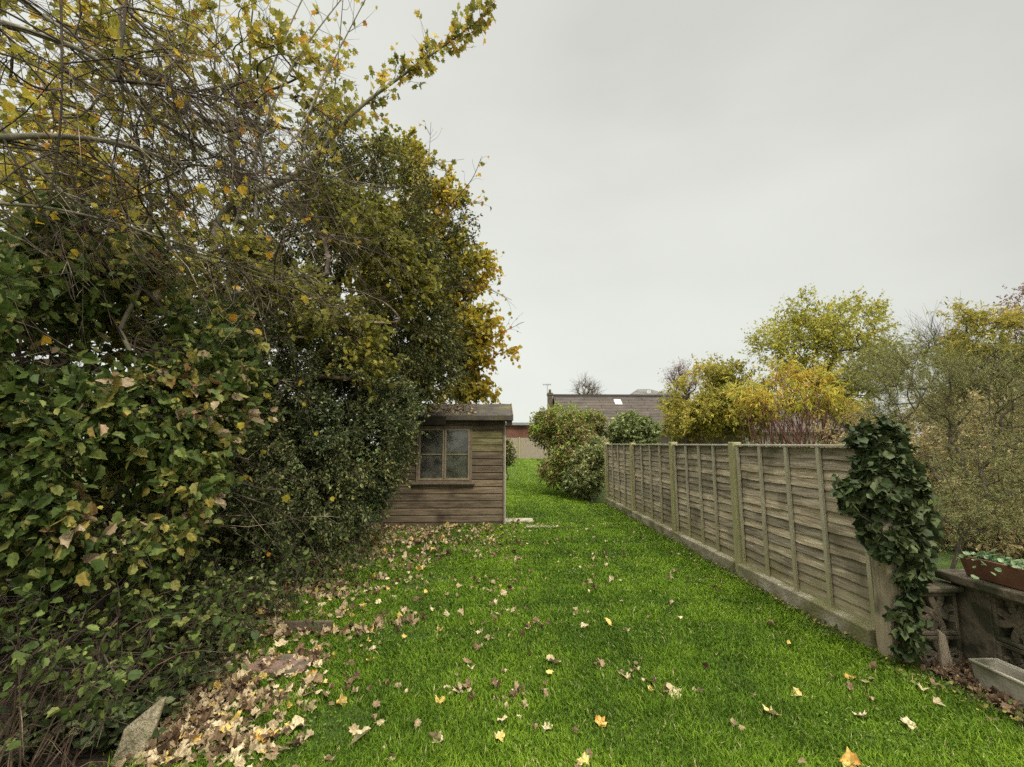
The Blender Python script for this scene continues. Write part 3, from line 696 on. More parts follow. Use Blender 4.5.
def wall():
    XW = 2.97; YE = 3.04
    root = thing('garden_wall', 'low pierced concrete block wall with coping stones right of the ivy clad post', 'wall', (XW, YE, 0))
    # long wall running back past the camera on the right
    s = .272
    for i in range(9):
        for j in range(2):
            mb = MB(); y = YE - .22 - (i + 1) * s
            block(mb, (XW, y, -.03 + j * s), (0, 1, 0), s, .1, (-1, 0, 0)); mb.build('screen_block', M['concrete_wall'], root, .004, 1)
    mb = MB(); mb.box(XW + .101, XW + .13, YE - 2.9, YE - .225, -.06, .515); mb.build('backing_render', M['concrete_wall'], root)
    mb = MB(); mb.box(XW, XW + .13, YE - .218, YE + .02, -.06, .515); mb.build('corner_pier', M['concrete_wall'], root, .008)
    y = YE + .07; k = 0
    while y > .1:
        mb = MB(); mb.box(XW - .06, XW + .2, y - .6, y - .004, .518, .572 + .003 * (k % 2)); mb.build('coping_stone', M['concrete_wall'], root, .01); y -= .6; k += 1
    # short return wall facing the camera
    for i in range(1):
        for j in range(2):
            mb = MB(); block(mb, (XW - .30, YE - .055, -.06 + j * .26), (1, 0, 0), .26, .1, (0, -1, 0)); mb.build('screen_block', M['concrete_wall'], root, .004, 1)
    mb = MB(); mb.box(XW - .30, XW - .04, YE + .046, YE + .075, -.06, .45); mb.build('backing_render', M['concrete_wall'], root)
    mb = MB(); mb.box(XW - .33, XW - .003, YE - .08, YE + .09, .462, .50); mb.build('coping_stone', M['concrete_wall'], root, .012)
    # terracotta trough planter on the coping
    zc = .576
    pl = thing('trough_planter', 'long reddish brown planter trough with low green plants on top of the block wall', 'planter', (XW + .1, 2.4, zc))
    y0, y1 = 1.55, 2.94; h = .125
    mb = MB()
    def taper(x0, x1, ya, yb, z0, z1, e):
        return [(x0, ya, z0), (x1, ya, z0), (x1, yb, z0), (x0, yb, z0)], [(x0 - e, ya - e, z1), (x1 + e, ya - e, z1), (x1 + e, yb + e, z1), (x0 - e, yb + e, z1)]
    b, t = taper(XW - .005, XW + .155, y0, y1, zc, zc + h, .02); b2, t2 = taper(XW + .01, XW + .14, y0 + .015, y1 - .015, zc + .02, zc + h, .02)
    V = b + t + t2 + b2
    mb.add(V, [(3, 2, 1, 0), (0, 1, 5, 4), (1, 2, 6, 5), (2, 3, 7, 6), (3, 0, 4, 7), (4, 5, 9, 8), (5, 6, 10, 9), (6, 7, 11, 10), (7, 4, 8, 11), (8, 9, 13, 12), (9, 10, 14, 13), (10, 11, 15, 14), (11, 8, 12, 15), (12, 13, 14, 15)])
    mb.build('trough', M['terracotta'], pl, .004)
    mb = MB(); mb.box(XW + .002, XW + .148, y0 + .005, y1 - .005, zc + .08, zc + h - .015); mb.build('compost', M['soil'], pl)
    n = 900; P = np.stack([XW + .075 + rng.normal(0, .06, n), y0 + (y1 - y0) * rng.random(n), zc + h + .02 * rng.random(n)], -1)
    P[:, 2] += .03 * snoise(P, 9, 1) - .9 * np.clip(np.abs(P[:, 0] - XW - .075) - .09, 0, .1)
    D = rng.normal(size=(n, 3)); D[:, 2] = np.abs(D[:, 2]) * .4 + .1
    leaf_obj('plants', P, D, rng.normal(size=(n, 3)) * .4 + np.array((0, 0, 1)), .03 * (.6 + .8 * rng.random(n)), ROUND, rng.random(n),
             leafmat('planter_leaves', [(0, (.07, .13, .05)), (.5, (.14, .22, .1)), (1, (.3, .38, .2))], .5, .25), pl)
    # grey stone trough on the ground
    tr = thing('stone_trough', 'empty grey rectangular trough on the soil in front of the block wall', 'trough', (2.84, 2.2, 0), 0)
    ya, yb = 1.62, 2.77; xa, xb = 2.775, 2.905; H = .15
    mb = MB(); e = .012; w = .012
    b = [(xa, ya, .012), (xb, ya, .012), (xb, yb, .012), (xa, yb, .012)]; t = [(xa - e, ya - e, H), (xb + e, ya - e, H), (xb + e, yb + e, H), (xa - e, yb + e, H)]
    ti = [(xa - e + w, ya - e + w, H), (xb + e - w, ya - e + w, H), (xb + e - w, yb + e - w, H), (xa - e + w, yb + e - w, H)]
    bi = [(xa + w, ya + w, .035), (xb - w, ya + w, .035), (xb - w, yb - w, .035), (xa + w, yb - w, .035)]
    mb.add(b + t + ti + bi, [(3, 2, 1, 0), (0, 1, 5, 4), (1, 2, 6, 5), (2, 3, 7, 6), (3, 0, 4, 7), (4, 5, 9, 8), (5, 6, 10, 9), (6, 7, 11, 10), (7, 4, 8, 11), (8, 9, 13, 12), (9, 10, 14, 13), (10, 11, 15, 14), (11, 8, 12, 15), (12, 13, 14, 15)])
    mb.build('trough_body', M['trough_stone'], tr, .003)
    mb = MB()
    q = .02
    for x0, x1, y0_, y1_ in ((xa - e - q * .5, xa - e + w * .6, ya - e, yb + e), (xb + e - w * .6, xb + e + q * .5, ya - e, yb + e)):
        mb.box(x0, x1, y0_, y1_, H - .006, H + .008)
    mb.box(xa - e + w, xb + e - w, yb + e - w, yb + e + .004, H - .005, H + .007)
    mb.build('rim', M['trough_stone'], tr, .004)
    # two broken slabs leaning at the foot of the post
    for i, (x, y, rz, lean, w, h, lab) in enumerate(((2.70, 2.99, .3, .22, .07, .2, 'tan broken slab leaning at the foot of the ivy clad post'),
                                            (2.80, 2.955, -.1, .12, .075, .24, 'narrow buff stone leaning against the short return of the block wall'))):
        st = thing('leaning_stone', lab, 'stone', (x, y, 0), rz)
        mb = MB(); mb.hull([(-w / 2, 0, 0), (w / 2, 0, 0), (w / 2, .035, 0), (-w / 2, .035, 0)], [(-w / 2 + .02, lean * h, h), (w / 2 - .012, lean * h, h * .85), (w / 2 - .012, lean * h + .03, h * .85), (-w / 2 + .02, lean * h + .03, h)])
        mb.build('slab_stone', M['wood_stump'], st, .008, inv=False)
wall()

# ------------------------------------------------------------------ left bed stones
def stones():
    p = G(128, 768)
    st = thing('stone_slab', 'pointed speckled stone slab standing upright among ivy in the bottom left', 'stone', (p[0], p[1], 0), .25)
    mb = MB(); o = [(-.11, -.02), (.03, -.03), (.06, .06), (.085, .13), (.11, .265), (.085, .262), (.0, .2), (-.07, .15), (-.075, .1)]
    th = .03
    mb.hull([(x * .8, .02 + z * .25, z * .85) for x, z in o], [(x * .8, .02 + th + z * .25, z * .85) for x, z in o]); mb.build('stone_face', M['stone'], st, .008, inv=False)
    p = G(275, 672)
    st = thing('stepping_stone', 'flat reddish brown stepping stone under yellow fallen leaves beside the hedge', 'stepping stone', (p[0], p[1], g1(p[0], p[1])), 0)
    mb = MB(); o = [(-.17, -.04), (.1, -.09), (.19, -.02), (.2, .1), (.02, .16), (-.15, .12)]
    mb.hull([(x, y, -.03) for x, y in o], [(x, y, .04) for x, y in o]); mb.build('stone_face', M['slab'], st, .012, inv=False)
    p = G(307, 634)
    st = thing('edging_block', 'narrow grey concrete edging lying across the hedge foot above the stepping stone', 'edging', (p[0], p[1], g1(p[0], p[1])), -.02)
    mb = MB(); mb.box(-.19, .19, -.012, .012, -.04, .085); mb.build('edging_bar', M['concrete_wall'], st, .008, inv=False)
    mb = MB(); mb.box(.12, .15, -.04, -.014, -.04, .07); mb.build('side_lug', M['concrete_wall'], st, .008, inv=False)
stones()

# ================================================================== PLANTS
L_ = {}
L_['dark'] = leafmat('leaf_dark', [(0, (.028, .036, .012)), (.42, (.055, .07, .022)), (.68, (.14, .155, .05)), (.87, (.3, .31, .12)), (1, (.58, .5, .18))], .42, .2, .45)
L_['dark2'] = leafmat('leaf_evergreen', [(0, (.03, .038, .012)), (.42, (.075, .088, .028)), (.73, (.19, .19, .055)), (.9, (.42, .37, .09)), (1, (.6, .42, .08))], .45, .2, .4)
L_['bramble'] = leafmat('leaf_bramble', [(0, (.035, .052, .015)), (.35, (.07, .105, .025)), (.62, (.17, .215, .055)), (.8, (.3, .27, .08)), (.9, (.42, .34, .08)), (.95, (.26, .14, .07)), (1, (.5, .38, .24))], .5, .28, .3)
L_['ivy'] = leafmat('leaf_ivy', [(0, (.018, .03, .01)), (.45, (.05, .07, .024)), (.8, (.12, .145, .06)), (1, (.24, .26, .12))], .5, .12, .35)
L_['varieg'] = leafmat('leaf_small_green', [(0, (.035, .05, .018)), (.45, (.09, .12, .045)), (.75, (.19, .23, .1)), (.92, (.38, .42, .22)), (1, (.55, .5, .16))], .42, .2, .4)
L_['maple'] = leafmat('leaf_maple_olive', [(0, (.1, .11, .03)), (.35, (.24, .23, .05)), (.62, (.45, .4, .08)), (.82, (.66, .48, .08)), (.93, (.6, .3, .05)), (1, (.4, .15, .05))], .5, .4, .3)
L_['orange'] = leafmat('leaf_orange', [(0, (.14, .15, .03)), (.25, (.28, .25, .04)), (.5, (.5, .39, .05)), (.75, (.68, .44, .05)), (.92, (.6, .24, .03)), (1, (.4, .12, .04))], .5, .42, .3)
L_['yellow'] = leafmat('leaf_yellow_green', [(0, (.22, .24, .05)), (.45, (.38, .37, .07)), (.8, (.6, .53, .09)), (1, (.75, .58, .1))], .5, .4, .3)
L_['golden'] = leafmat('leaf_golden', [(0, (.2, .22, .05)), (.4, (.4, .36, .07)), (.8, (.62, .5, .1)), (1, (.55, .28, .07))], .5, .4, .3)
L_['sumac'] = leafmat('leaf_sumac', [(0, (.22, .28, .06)), (.4, (.5, .48, .08)), (.75, (.72, .55, .09)), (.93, (.66, .3, .06)), (1, (.45, .1, .04))], .5, .4, .3)
L_['tamarisk'] = leafmat('leaf_tamarisk', [(0, (.12, .125, .045)), (.5, (.25, .255, .09)), (.85, (.38, .37, .14)), (1, (.52, .46, .22))], .6, .3, .2)
L_['copper'] = leafmat('leaf_copper', [(0, (.2, .15, .07)), (.4, (.4, .31, .15)), (.85, (.6, .5, .26)), (1, (.36, .38, .12))], .6, .3, .2)
L_['red'] = leafmat('leaf_mixed_red', [(0, (.05, .03, .025)), (.22, (.24, .13, .07)), (.4, (.42, .3, .13)), (.5, (.12, .17, .04)), (.7, (.28, .4, .06)), (.85, (.42, .46, .1)), (1, (.5, .32, .16))], .45, .25, .4)
L_['light'] = leafmat('leaf_pale_green', [(0, (.09, .12, .045)), (.5, (.24, .28, .1)), (.8, (.46, .48, .2)), (1, (.5, .35, .17))], .45, .25, .4)
L_['pink'] = leafmat('leaf_pink', [(0, (.2, .11, .1)), (1, (.42, .26, .22))], .5, .35, .2)
def gbase(px, py, Y): w = W(px, py, Y); return (w[0], Y, g1(w[0], Y) - .03)

# dense leaf mass added behind everything on the left, keeps hedge gaps dark
plant('hedge_backing', 'added dark backing foliage behind the brambles at the far left edge', 'hedge', (-3.9, 3.2, 0),
      [((-3.7, 2.0, .8), (.9, 2.0, 1.2)), ((-3.6, 4.2, .9), (1.0, 1.8, 1.5)), ((-3.7, 6.2, 1.2), (1.0, 1.6, 1.7)), ((-4.2, 2.6, 1.9), (.9, 1.8, 1.0)), ((-3.4, 3.3, .6), (.7, 2.2, .8)), ((-3.8, 2.4, 2.2), (.7, 1.8, .8)), ((-4.0, 4.4, 2.4), (.8, 1.8, 1.0)), ((-3.6, 1.6, 1.6), (.7, 1.2, 1.0))],
      520, 4, 9, .42, .08, OVAL, L_['dark2'], M['bark_brown'], rtip=.004, shell=.45)

plant('evergreen_tree', 'tall dark small leaved evergreen rising behind the hedge left of the shed', 'tree', (-2.9, 7.0, 0),
      [E(350, 270, 7.0, 85, 110, 1.1), E(385, 205, 7.6, 50, 65, .8), E(410, 300, 7.2, 40, 90, .9), E(300, 330, 6.4, 70, 120, 1.0), E(432, 350, 7.6, 30, 60, .6), E(420, 385, 7.5, 30, 25, .5), E(330, 170, 7.4, 40, 50, .6), E(455, 250, 8.4, 22, 55, .5)],
      800, 7, 14, .30, .05, QUAD, L_['dark2'], M['bark_brown'], rtip=.003, shell=.33, noise=(1.6, 2, -.45))
plant('privet_hedge', 'dark small leaved hedge bulging in front of the shed on its left', 'hedge', (-2.5, 5.6, 0),
      [E(330, 430, 6.0, 85, 90, 1.0), E(378, 425, 6.9, 30, 70, .6), E(270, 480, 4.9, 70, 90, .8), E(300, 530, 5.4, 60, 45, .7), E(255, 400, 4.8, 60, 90, .7), E(240, 560, 4.2, 50, 60, .5), E(342, 500, 6.6, 30, 40, .5), E(395, 378, 7.0, 40, 38, .5), E(355, 385, 6.4, 40, 40, .5), E(215, 480, 3.9, 60, 80, .45), E(190, 590, 3.2, 65, 50, .35), E(110, 640, 2.7, 60, 40, .25), E(250, 540, 4.0, 45, 60, .4)],
      1250, 7, 15, .2, .031, OVAL, L_['dark'], M['twig_dark'], rtip=.0026, shell=.3, noise=(2.3, 5, -.5))
plant('mottled_shrub', 'small leaved shrub with pale mottled leaves on the hedge face nearest the shed', 'shrub', (-1.9, 6.4, 0),
      [E(368, 450, 6.1, 32, 60, .45), E(338, 500, 5.8, 32, 45, .45), E(395, 412, 6.5, 22, 32, .35), E(310, 440, 5.3, 40, 45, .35)],
      380, 6, 12, .17, .036, OVAL, L_['varieg'], M['twig_dark'], rtip=.002, shell=.28, noise=(3, 1, -.2))
plant('orange_maple', 'orange and yellow autumn maple rising behind the shed roof', 'tree', (-1.5, 10.2, 0),
      [E(450, 330, 10, 52, 85, 1.2), E(425, 215, 10.3, 45, 60, 1.0), E(480, 365, 9.8, 34, 38, .8), E(400, 165, 10.4, 42, 35, .8), E(470, 300, 10, 36, 50, .8), E(380, 260, 10.5, 60, 80, 1), E(425, 190, 8.3, 30, 35, .4), E(445, 250, 8.2, 25, 40, .4)],
      560, 6, 7, .34, .08, MAPLE_S, L_['orange'], M['bark_brown'], rtip=.0045, shell=.45, noise=(1.5, 7, -.15),
      tintbias=lambda p, t: np.clip(t * .75 + .22 * snoise(p, 1.9, 3) + .1 * (p[:, 0] + 1.2), 0, 1))
plant('hazel_bush', 'olive green and yellow leafed bush between the bare twigs and the evergreen', 'bush', (-2.7, 4.6, 0),
      [E(250, 300, 4.6, 80, 70, .6), E(170, 300, 4.0, 80, 60, .5), E(330, 220, 5.6, 60, 40, .4), E(90, 280, 3.6, 80, 45, .4), E(400, 270, 6.3, 45, 60, .3), E(360, 330, 5.6, 40, 60, .25)],
      380, 5, 7, .25, .058, JAG, L_['maple'], M['twig_pale'], rtip=.0028, shell=.4, noise=(2, 3, -.1),
      tintbias=lambda p, t: t * .68)
plant('bramble_thicket', 'arching bramble with big green and yellowing leaves filling the lower left', 'bramble', (-2.4, 2.5, 0),
      [E(70, 330, 2.7, 80, 80, .35), E(170, 400, 3.0, 70, 90, .35), E(60, 470, 2.35, 80, 90, .3), E(150, 480, 2.8, 55, 60, .3), E(30, 380, 2.5, 70, 110, .3), E(100, 260, 3.0, 70, 50, .3), E(200, 360, 3.7, 45, 60, .4), E(-40, 400, 2.2, 60, 150, .4), E(110, 540, 2.6, 60, 30, .3)],
      640, 5, 6, .20, .052, JAG, L_['bramble'], M['twig_dark'], rtip=.0018, rmax=.02, shell=.45, noise=(3.2, 8, 0), up=.45,
      tintbias=lambda p, t: t * np.where(snoise(p, 4.2, 6) > .35, 1.25, .92))
plant('bramble_patch', 'low straggling bramble with sparse leaves and dead stems at the foot of the hedge', 'bramble', (-2.2, 2.7, 0),
      [E(60, 660, 2.0, 90, 60, .25), E(170, 620, 2.7, 90, 60, .35), E(250, 590, 3.6, 60, 40, .35), E(150, 570, 2.6, 60, 40, .3), E(320, 560, 4.8, 60, 25, .4)],
      190, 5, 3, .20, .034, JAG, L_['bramble'], M['twig_dark'], rtip=.0016, rmax=.014, shell=.5, droop=.2,
      tintbias=lambda p, t: t * .85)
plant('sycamore_tree', 'half bare sycamore with olive and yellow leaves high in the upper left', 'tree', (-3.4, 5.2, 0),
      [E(120, 60, 5.0, 150, 70, 1.0), E(60, 160, 4.6, 110, 70, .8), E(250, 60, 5.4, 80, 90, .8), E(310, 110, 5.8, 40, 70, .6), E(180, 200, 5.2, 80, 60, .6), E(-60, 100, 4.5, 120, 160, 1)],
      250, 6, 3, .38, .08, MAPLE, L_['maple'], M['twig_dark'], rtip=.0036, shell=.5, noise=(1.4, 5, -.15), twig_r=.0026,
      tintbias=lambda p, t: np.clip(t * .85 + .14 + .15 * snoise(p, 2.5, 8), 0, 1))
plant('holly_tree', 'dark leaved holly standing far back between the upper left branches', 'tree', (-5.2, 7.6, 0),
      [E(160, 170, 7.5, 110, 80, 1.0), E(60, 230, 7, 90, 70, 1.0), E(250, 210, 7.8, 60, 70, .8), E(120, 290, 7, 130, 60, 1)],
      250, 6, 7, .4, .07, QUAD, L_['dark2'], M['bark_brown'], rtip=.004, shell=.5, noise=(1.7, 6, .1))

# ---- the leafy limb reaching out over the garden (own tree, rooted in the hedge)
def reaching_tree():
    root = thing('field_maple', 'slender maple whose leafy bough reaches out against the sky at the top', 'tree', (-3.0, 5.4, 0))
    Yb = 5.2
    main = catmull([np.array((-3.0, 5.4, 0)), np.array((-2.95, 5.4, 1.5)), W(215, 230, 5.3), W(300, 172, 5.2), W(355, 112, 5.1), W(410, 70, 5.1), W(455, 38, 5.1), W(494, 8, 5.1)], 40)
    stems = [main]
    rad = [np.interp(np.linspace(0, 1, 40), [0, .3, .6, 1], [.06, .045, .022, .003])]
    for a, b, c, r in (((255, 220), (265, 90), (330, -60), .022), ((235, 225), (285, 80), (372, -40), .02), ((270, 195), (250, 60), (262, -60), .02), ((300, 172), (320, 90), (402, -70), .018),
                       ((240, 220), (215, 90), (225, -50), .018), ((290, 180), (330, 110), (345, -20), .012)):
        stems.append(catmull([W(*a, 5.25), W(*b, 5.2 + rng.normal() * .25), W(*c, 5.2 + rng.normal() * .4)], 40)); rad.append(np.linspace(r, .004, 40))
    P = np.array(stems); Rr = np.array(rad)
    sub = []; srad = []; LP = []; LD = []
    for k, s in enumerate(stems):
        m = 95 if k == 0 else 24
        for i in range(m):
            u = (.42 + .57 * rng.random()) if k == 0 else (.25 + .7 * rng.random())
            j = min(int(u * 39), 38); d = norm(s[j + 1] - s[j]); L = (.14 + .42 * rng.random()) * (1.45 - u * .8) * (1 if k == 0 else 1.3)
            dr = norm(d * .8 + rng.normal(size=3) * .7); e = s[j] + dr * L; mid = (s[j] + e) / 2 + rng.normal(size=3) * .03
            c = catmull([s[j], mid, e + np.array((0, 0, .03))], 8); sub.append(c); srad.append(np.linspace(.0035, .0012, 8))
            nl = rng.integers(4, 9) if k == 0 else rng.integers(0, 4)
            for q in range(nl):
                jj = rng.integers(2, 8); LP.append(c[jj] + rng.normal(size=3) * .02); LD.append(dr * .4 + rng.normal(size=3) * .5 + np.array((0, 0, -.5)))
    tube_obj('trunk', [(P, Rr, 6), (np.array(sub), np.array(srad), 3)], M['bark_grey'], root)
    LP = np.array(LP); LD = np.array(LD); n = len(LP)
    leaf_obj('crown', LP, LD, rng.normal(size=(n, 3)) * .7 + np.array((.1, -.4, .4)), .085 * (.6 + .6 * rng.random(n)), MAPLE, .12 + rng.random(n) * .85, L_['maple'], root)
reaching_tree()

def sapling():
    root = thing('bare_sapling', 'thin bare shoots sticking out against the sky beside the orange tree', 'sapling', (-2.4, 7.2, 0))
    st = [catmull([np.array((-2.4, 7.2, 0)), W(385, 330, 7.2), W(398, 262, 7.2), W(440, 215, 7.2), W(470, 182, 7.2), W(482, 156, 7.2)], 40),
          catmull([W(398, 262, 7.2), W(440, 222, 7.1), W(462, 207, 7.1), W(482, 202, 7.0)], 40),
          catmull([W(385, 330, 7.2), W(420, 200, 7.4), W(428, 165, 7.4), W(431, 122, 7.4)], 40),
          catmull([W(400, 300, 7.3), W(440, 290, 7.3), W(478, 286, 7.3), W(512, 300, 7.3)], 40),
          catmull([W(400, 300, 7.3), W(450, 325, 7.5), W(490, 335, 7.5), W(524, 322, 7.5)], 40)]
    rr = [np.linspace(a, .003, 40) for a in (.022, .01, .011, .008, .008)]
    sub, sr, LP = [], [], []
    for k, s_ in enumerate(st):
        for i in range(16):
            j = rng.integers(18, 38); d = norm(norm(s_[j + 1] - s_[j]) * .7 + rng.normal(size=3) * .6); L = .1 + .3 * rng.random()
            c = catmull([s_[j], s_[j] + d * L * .5 + rng.normal(size=3) * .02, s_[j] + d * L], 6); sub.append(c); sr.append(np.linspace(.003, .0015, 6))
            for q in range(rng.integers(0, 3)): LP.append(c[rng.integers(3, 6)])
    tube_obj('stem', [(np.array(st), np.array(rr), 6), (np.array(sub), np.array(sr), 3)], M['twig_dark'], root)
    LP = np.array(LP); n = len(LP)
    leaf_obj('foliage', LP, rng.normal(size=(n, 3)) + np.array((0, 0, -.6)), rng.normal(size=(n, 3)) + np.array((0, -.6, .3)), .07 * (.6 + .6 * rng.random(n)), MAPLE_S, rng.random(n), L_['orange'], root)
sapling()

# ---- tangled bare shrub in the foreground top left
def tangle():
    root = thing('bare_shrub', 'leafless shrub with long pale arching twigs tangled across the upper left', 'shrub', (-2.6, 2.6, 0))
    limbs = []; rads = []
    def limb(pts, r0, r1):
        limbs.append(catmull([W(*p) for p in pts], 44)); rads.append(np.linspace(r0 * 1.15, r1, 44))
    limb([(-60, 5, 2.3), (40, 35, 2.35), (100, 62, 2.4), (150, 115, 2.6), (220, 160, 2.9), (300, 215, 3.2)], .014, .003)
    limb([(-60, 150, 2.4), (0, 138, 2.4), (70, 137, 2.5), (130, 146, 2.6), (180, 163, 2.7), (240, 168, 3.0)], .017, .004)
    limb([(110, 80, 2.4), (160, 85, 2.5), (190, 92, 2.6), (230, 84, 2.8), (268, 76, 3.0)], .009, .003)
    limb([(128, -20, 2.4), (124, 25, 2.4), (118, 78, 2.4)], .006, .008)
    limb([(60, -30, 2.3), (62, 60, 2.3), (60, 130, 2.35), (50, 200, 2.4)], .006, .004)
    limb([(-50, 60, 2.5), (60, 190, 2.7), (180, 250, 3.0), (330, 300, 3.6)], .01, .002)
    limb([(-40, -40, 2.5), (110, 60, 2.6), (250, 150, 3.0), (380, 190, 3.6)], .01, .002)
    limb([(-60, 200, 2.3), (60, 210, 2.5), (170, 240, 2.8), (290, 285, 3.2)], .008, .002)
    limb([(90, -30, 2.6), (200, 90, 3.0), (290, 200, 3.6), (330, 240, 4.0)], .008, .002)
    limb([(330, 60, 3.9), (300, 130, 3.7), (262, 170, 3.4), (230, 172, 3.1)], .004, .012)
    limb([(-80, 420, 2.2), (-60, 300, 2.25), (-60, 150, 2.4), (-50, 20, 2.3)], .03, .016)
    limb([(120, 330, 3.0), (145, 270, 3.0), (150, 190, 2.9), (130, 120, 2.7)], .012, .006)
    limb([(190, 560, 3.0), (165, 430, 2.9), (120, 330, 3.0)], .016, .012)
    sub = []; sr = []
    lev = [(l, .35) for l in limbs]
    pts = np.concatenate([l[4:] for l in limbs])
    main_dir = norm(W(300, 250, 3.4) - W(60, 60, 2.6))
    for i in range(330):
        s = pts[rng.integers(len(pts))]; L = .35 + 1.0 * rng.random() ** 1.4
        d = norm(main_dir * (1.2 if rng.random() < .8 else -.3) + rng.normal(size=3) * np.array((.35, .5, .4)))
        e = s + d * L; m1 = s + (e - s) * .3 + np.array((0, 0, .08 * L)) + rng.normal(size=3) * .07 * L; m2 = s + (e - s) * .65 + np.array((0, 0, .07 * L)) + rng.normal(size=3) * .09 * L; e = e + np.array((0, 0, -.12 * L))
        c = catmull([s, m1, m2, e], 10); sub.append(c); sr.append(np.linspace(.0036, .001, 10) * (.6 + 1.0 * rng.random() ** 2))
    sub2 = []; sr2 = []
    for i in range(1900):
        c = sub[rng.integers(len(sub))]; j = rng.integers(2, 9); s = c[j]; d = norm(norm(c[j] - c[j - 1]) * .8 + rng.normal(size=3) * .6); L = .08 + .28 * rng.random()
        e = s + d * L; mid = (s + e) / 2 + rng.normal(size=3) * .04 * L
        sub2.append(catmull([s, mid, e], 5)); sr2.append(np.linspace(.0015, .0006, 5))
    kink, kr = [], []
    for i in range(130):
        s_ = pts[rng.integers(len(pts))]; d = norm(main_dir * (.9 if rng.random() < .6 else -.3) + rng.normal(size=3) * .6); L = .4 + .7 * rng.random(); cp = [s_]
        for q in range(5): d = norm(d + rng.normal(size=3) * .3); cp.append(cp[-1] + d * L / 5)
        kink.append(catmull(cp, 16)); kr.append(np.linspace(.006, .0012, 16) * (.6 + .7 * rng.random()))
        for w in range(3):
            j = rng.integers(5, 14); e = norm(d + rng.normal(size=3) * .8); l2 = .12 + .25 * rng.random(); a = kink[-1 - w][j]
            kink.append(catmull([a, a + e * l2 * .5 + rng.normal(size=3) * .02, a + e * l2], 16)); kr.append(np.linspace(.003, .001, 16))
    tube_obj('side_branches', [(np.array(kink), np.array(kr), 5), (np.array(limbs[2:5] + limbs[8:9]), np.array(rads[2:5] + rads[8:9]), 6)], M['twig_dark'], root)
    keep = [i for i in range(len(limbs)) if i not in (2, 3, 4, 8)]
    tube_obj('stems', [(np.array([limbs[i] for i in keep]), np.array([rads[i] for i in keep]) * 1.15, 7), ], M['bark_grey'], root)
    tube_obj('twigs', [(np.array(sub), np.array(sr), 4), (np.array(sub2), np.array(sr2), 3)], M['twig_pale'], root)
    # the few yellow leaves still hanging
    q = np.array([c[-1] for c in sub2])[rng.integers(0, len(sub2), 240)]; n = len(q)
    leaf_obj('foliage', q, rng.normal(size=(n, 3)) * .5 + np.array((0, 0, -.7)), rng.normal(size=(n, 3)) + np.array((.5, -.6, .2)), .045 * (.5 + .9 * rng.random(n)), MAPLE_S, .2 + .7 * rng.random(n), L_['orange'], root)
    # dead stems low down at the hedge foot
    dead = thing('dead_stems', 'brown dead bramble canes arching over the dark hedge foot', 'dead stems', (-2.1, 2.6, 0))
    cs = []; rs = []
    for i in range(420):
        y = 1.9 + 4.2 * rng.random() ** 1.4; x = edge_x(y) - .12 - .6 * rng.random(); z = g1(x, y)
        L = .3 + .8 * rng.random(); d = norm(np.array((.3 * rng.normal() + .15, .7 * rng.normal(), .9 * rng.random() + .15)))
        s = np.array((x, y, z)); e = s + d * L; e[2] = max(e[2] - .25 * L, z + .02); mid = s + d * L * .55 + np.array((0, 0, .08))
        cs.append(catmull([s, mid, e], 9)); rs.append(np.linspace(.0035, .001, 9) * (.6 + .7 * rng.random()))
    tube_obj('cane', [(np.array(cs), np.array(rs), 4)], M['cane'], dead)
tangle()

# ---- ivy on the ground bottom left, and weeds along the gravel board
def ground_ivy():
    n = 3600; y = 1.6 + 2.3 * rng.random(n) ** 1.2; x = np.array([edge_x(v) for v in y]) + .06 - .6 * rng.random(n) + .08 * rng.normal(size=n)
    P = np.stack([x, y, gz(x, y) + .03 + .13 * rng.random(n)], -1); k = snoise(P, 3.3, 4) > -.4; P = P[k]; n = len(P)
    sp = G(128, 768); kk = np.hypot(P[:, 0] - sp[0], P[:, 1] - sp[1] + .05) > .15; P = P[kk]; n = len(P)
    D = rng.normal(size=(n, 3)); D[:, 2] = -.1
    tag(leaf_obj('ground_ivy', P, D, rng.normal(size=(n, 3)) * .35 + np.array((.2, -.2, 1)), .045 * (.6 + .7 * rng.random(n)), IVY, rng.random(n), L_['ivy']), 'dark green ivy carpeting the ground around the upright stone slab', 'ivy', kind='stuff')
    n = 2600; y = 3.0 + 8 * rng.random(n) ** 1.5; P = np.stack([FX - .06 - np.abs(rng.normal(0, .05, n)), y, np.zeros(n)], -1); P[:, 2] = gz(P[:, 0], y) + .01 + .05 * rng.random(n)
    k = snoise(P * np.array((1, 1, 0)), 4, 4) > .0; P = P[k]; m = len(P)
    a = rng.random(320); P2 = np.stack([2.45 + .4 * a - .1 * rng.random(320), 3.0 - .9 * a + .1 * rng.normal(size=320), .02 + .03 * rng.random(320)], -1); P = np.vstack([P, P2]); m = len(P)
    tag(leaf_obj('weeds', P, rng.normal(size=(m, 3)) + np.array((-.3, 0, .2)), rng.normal(size=(m, 3)) * .5 + np.array((-.2, 0, 1)), .018 * (.6 + .9 * rng.random(m)), ROUND, .3 + .6 * rng.random(m), L_['bramble']), 'small weeds growing along the foot of the concrete gravel boards', 'weeds', kind='stuff')
ground_ivy()

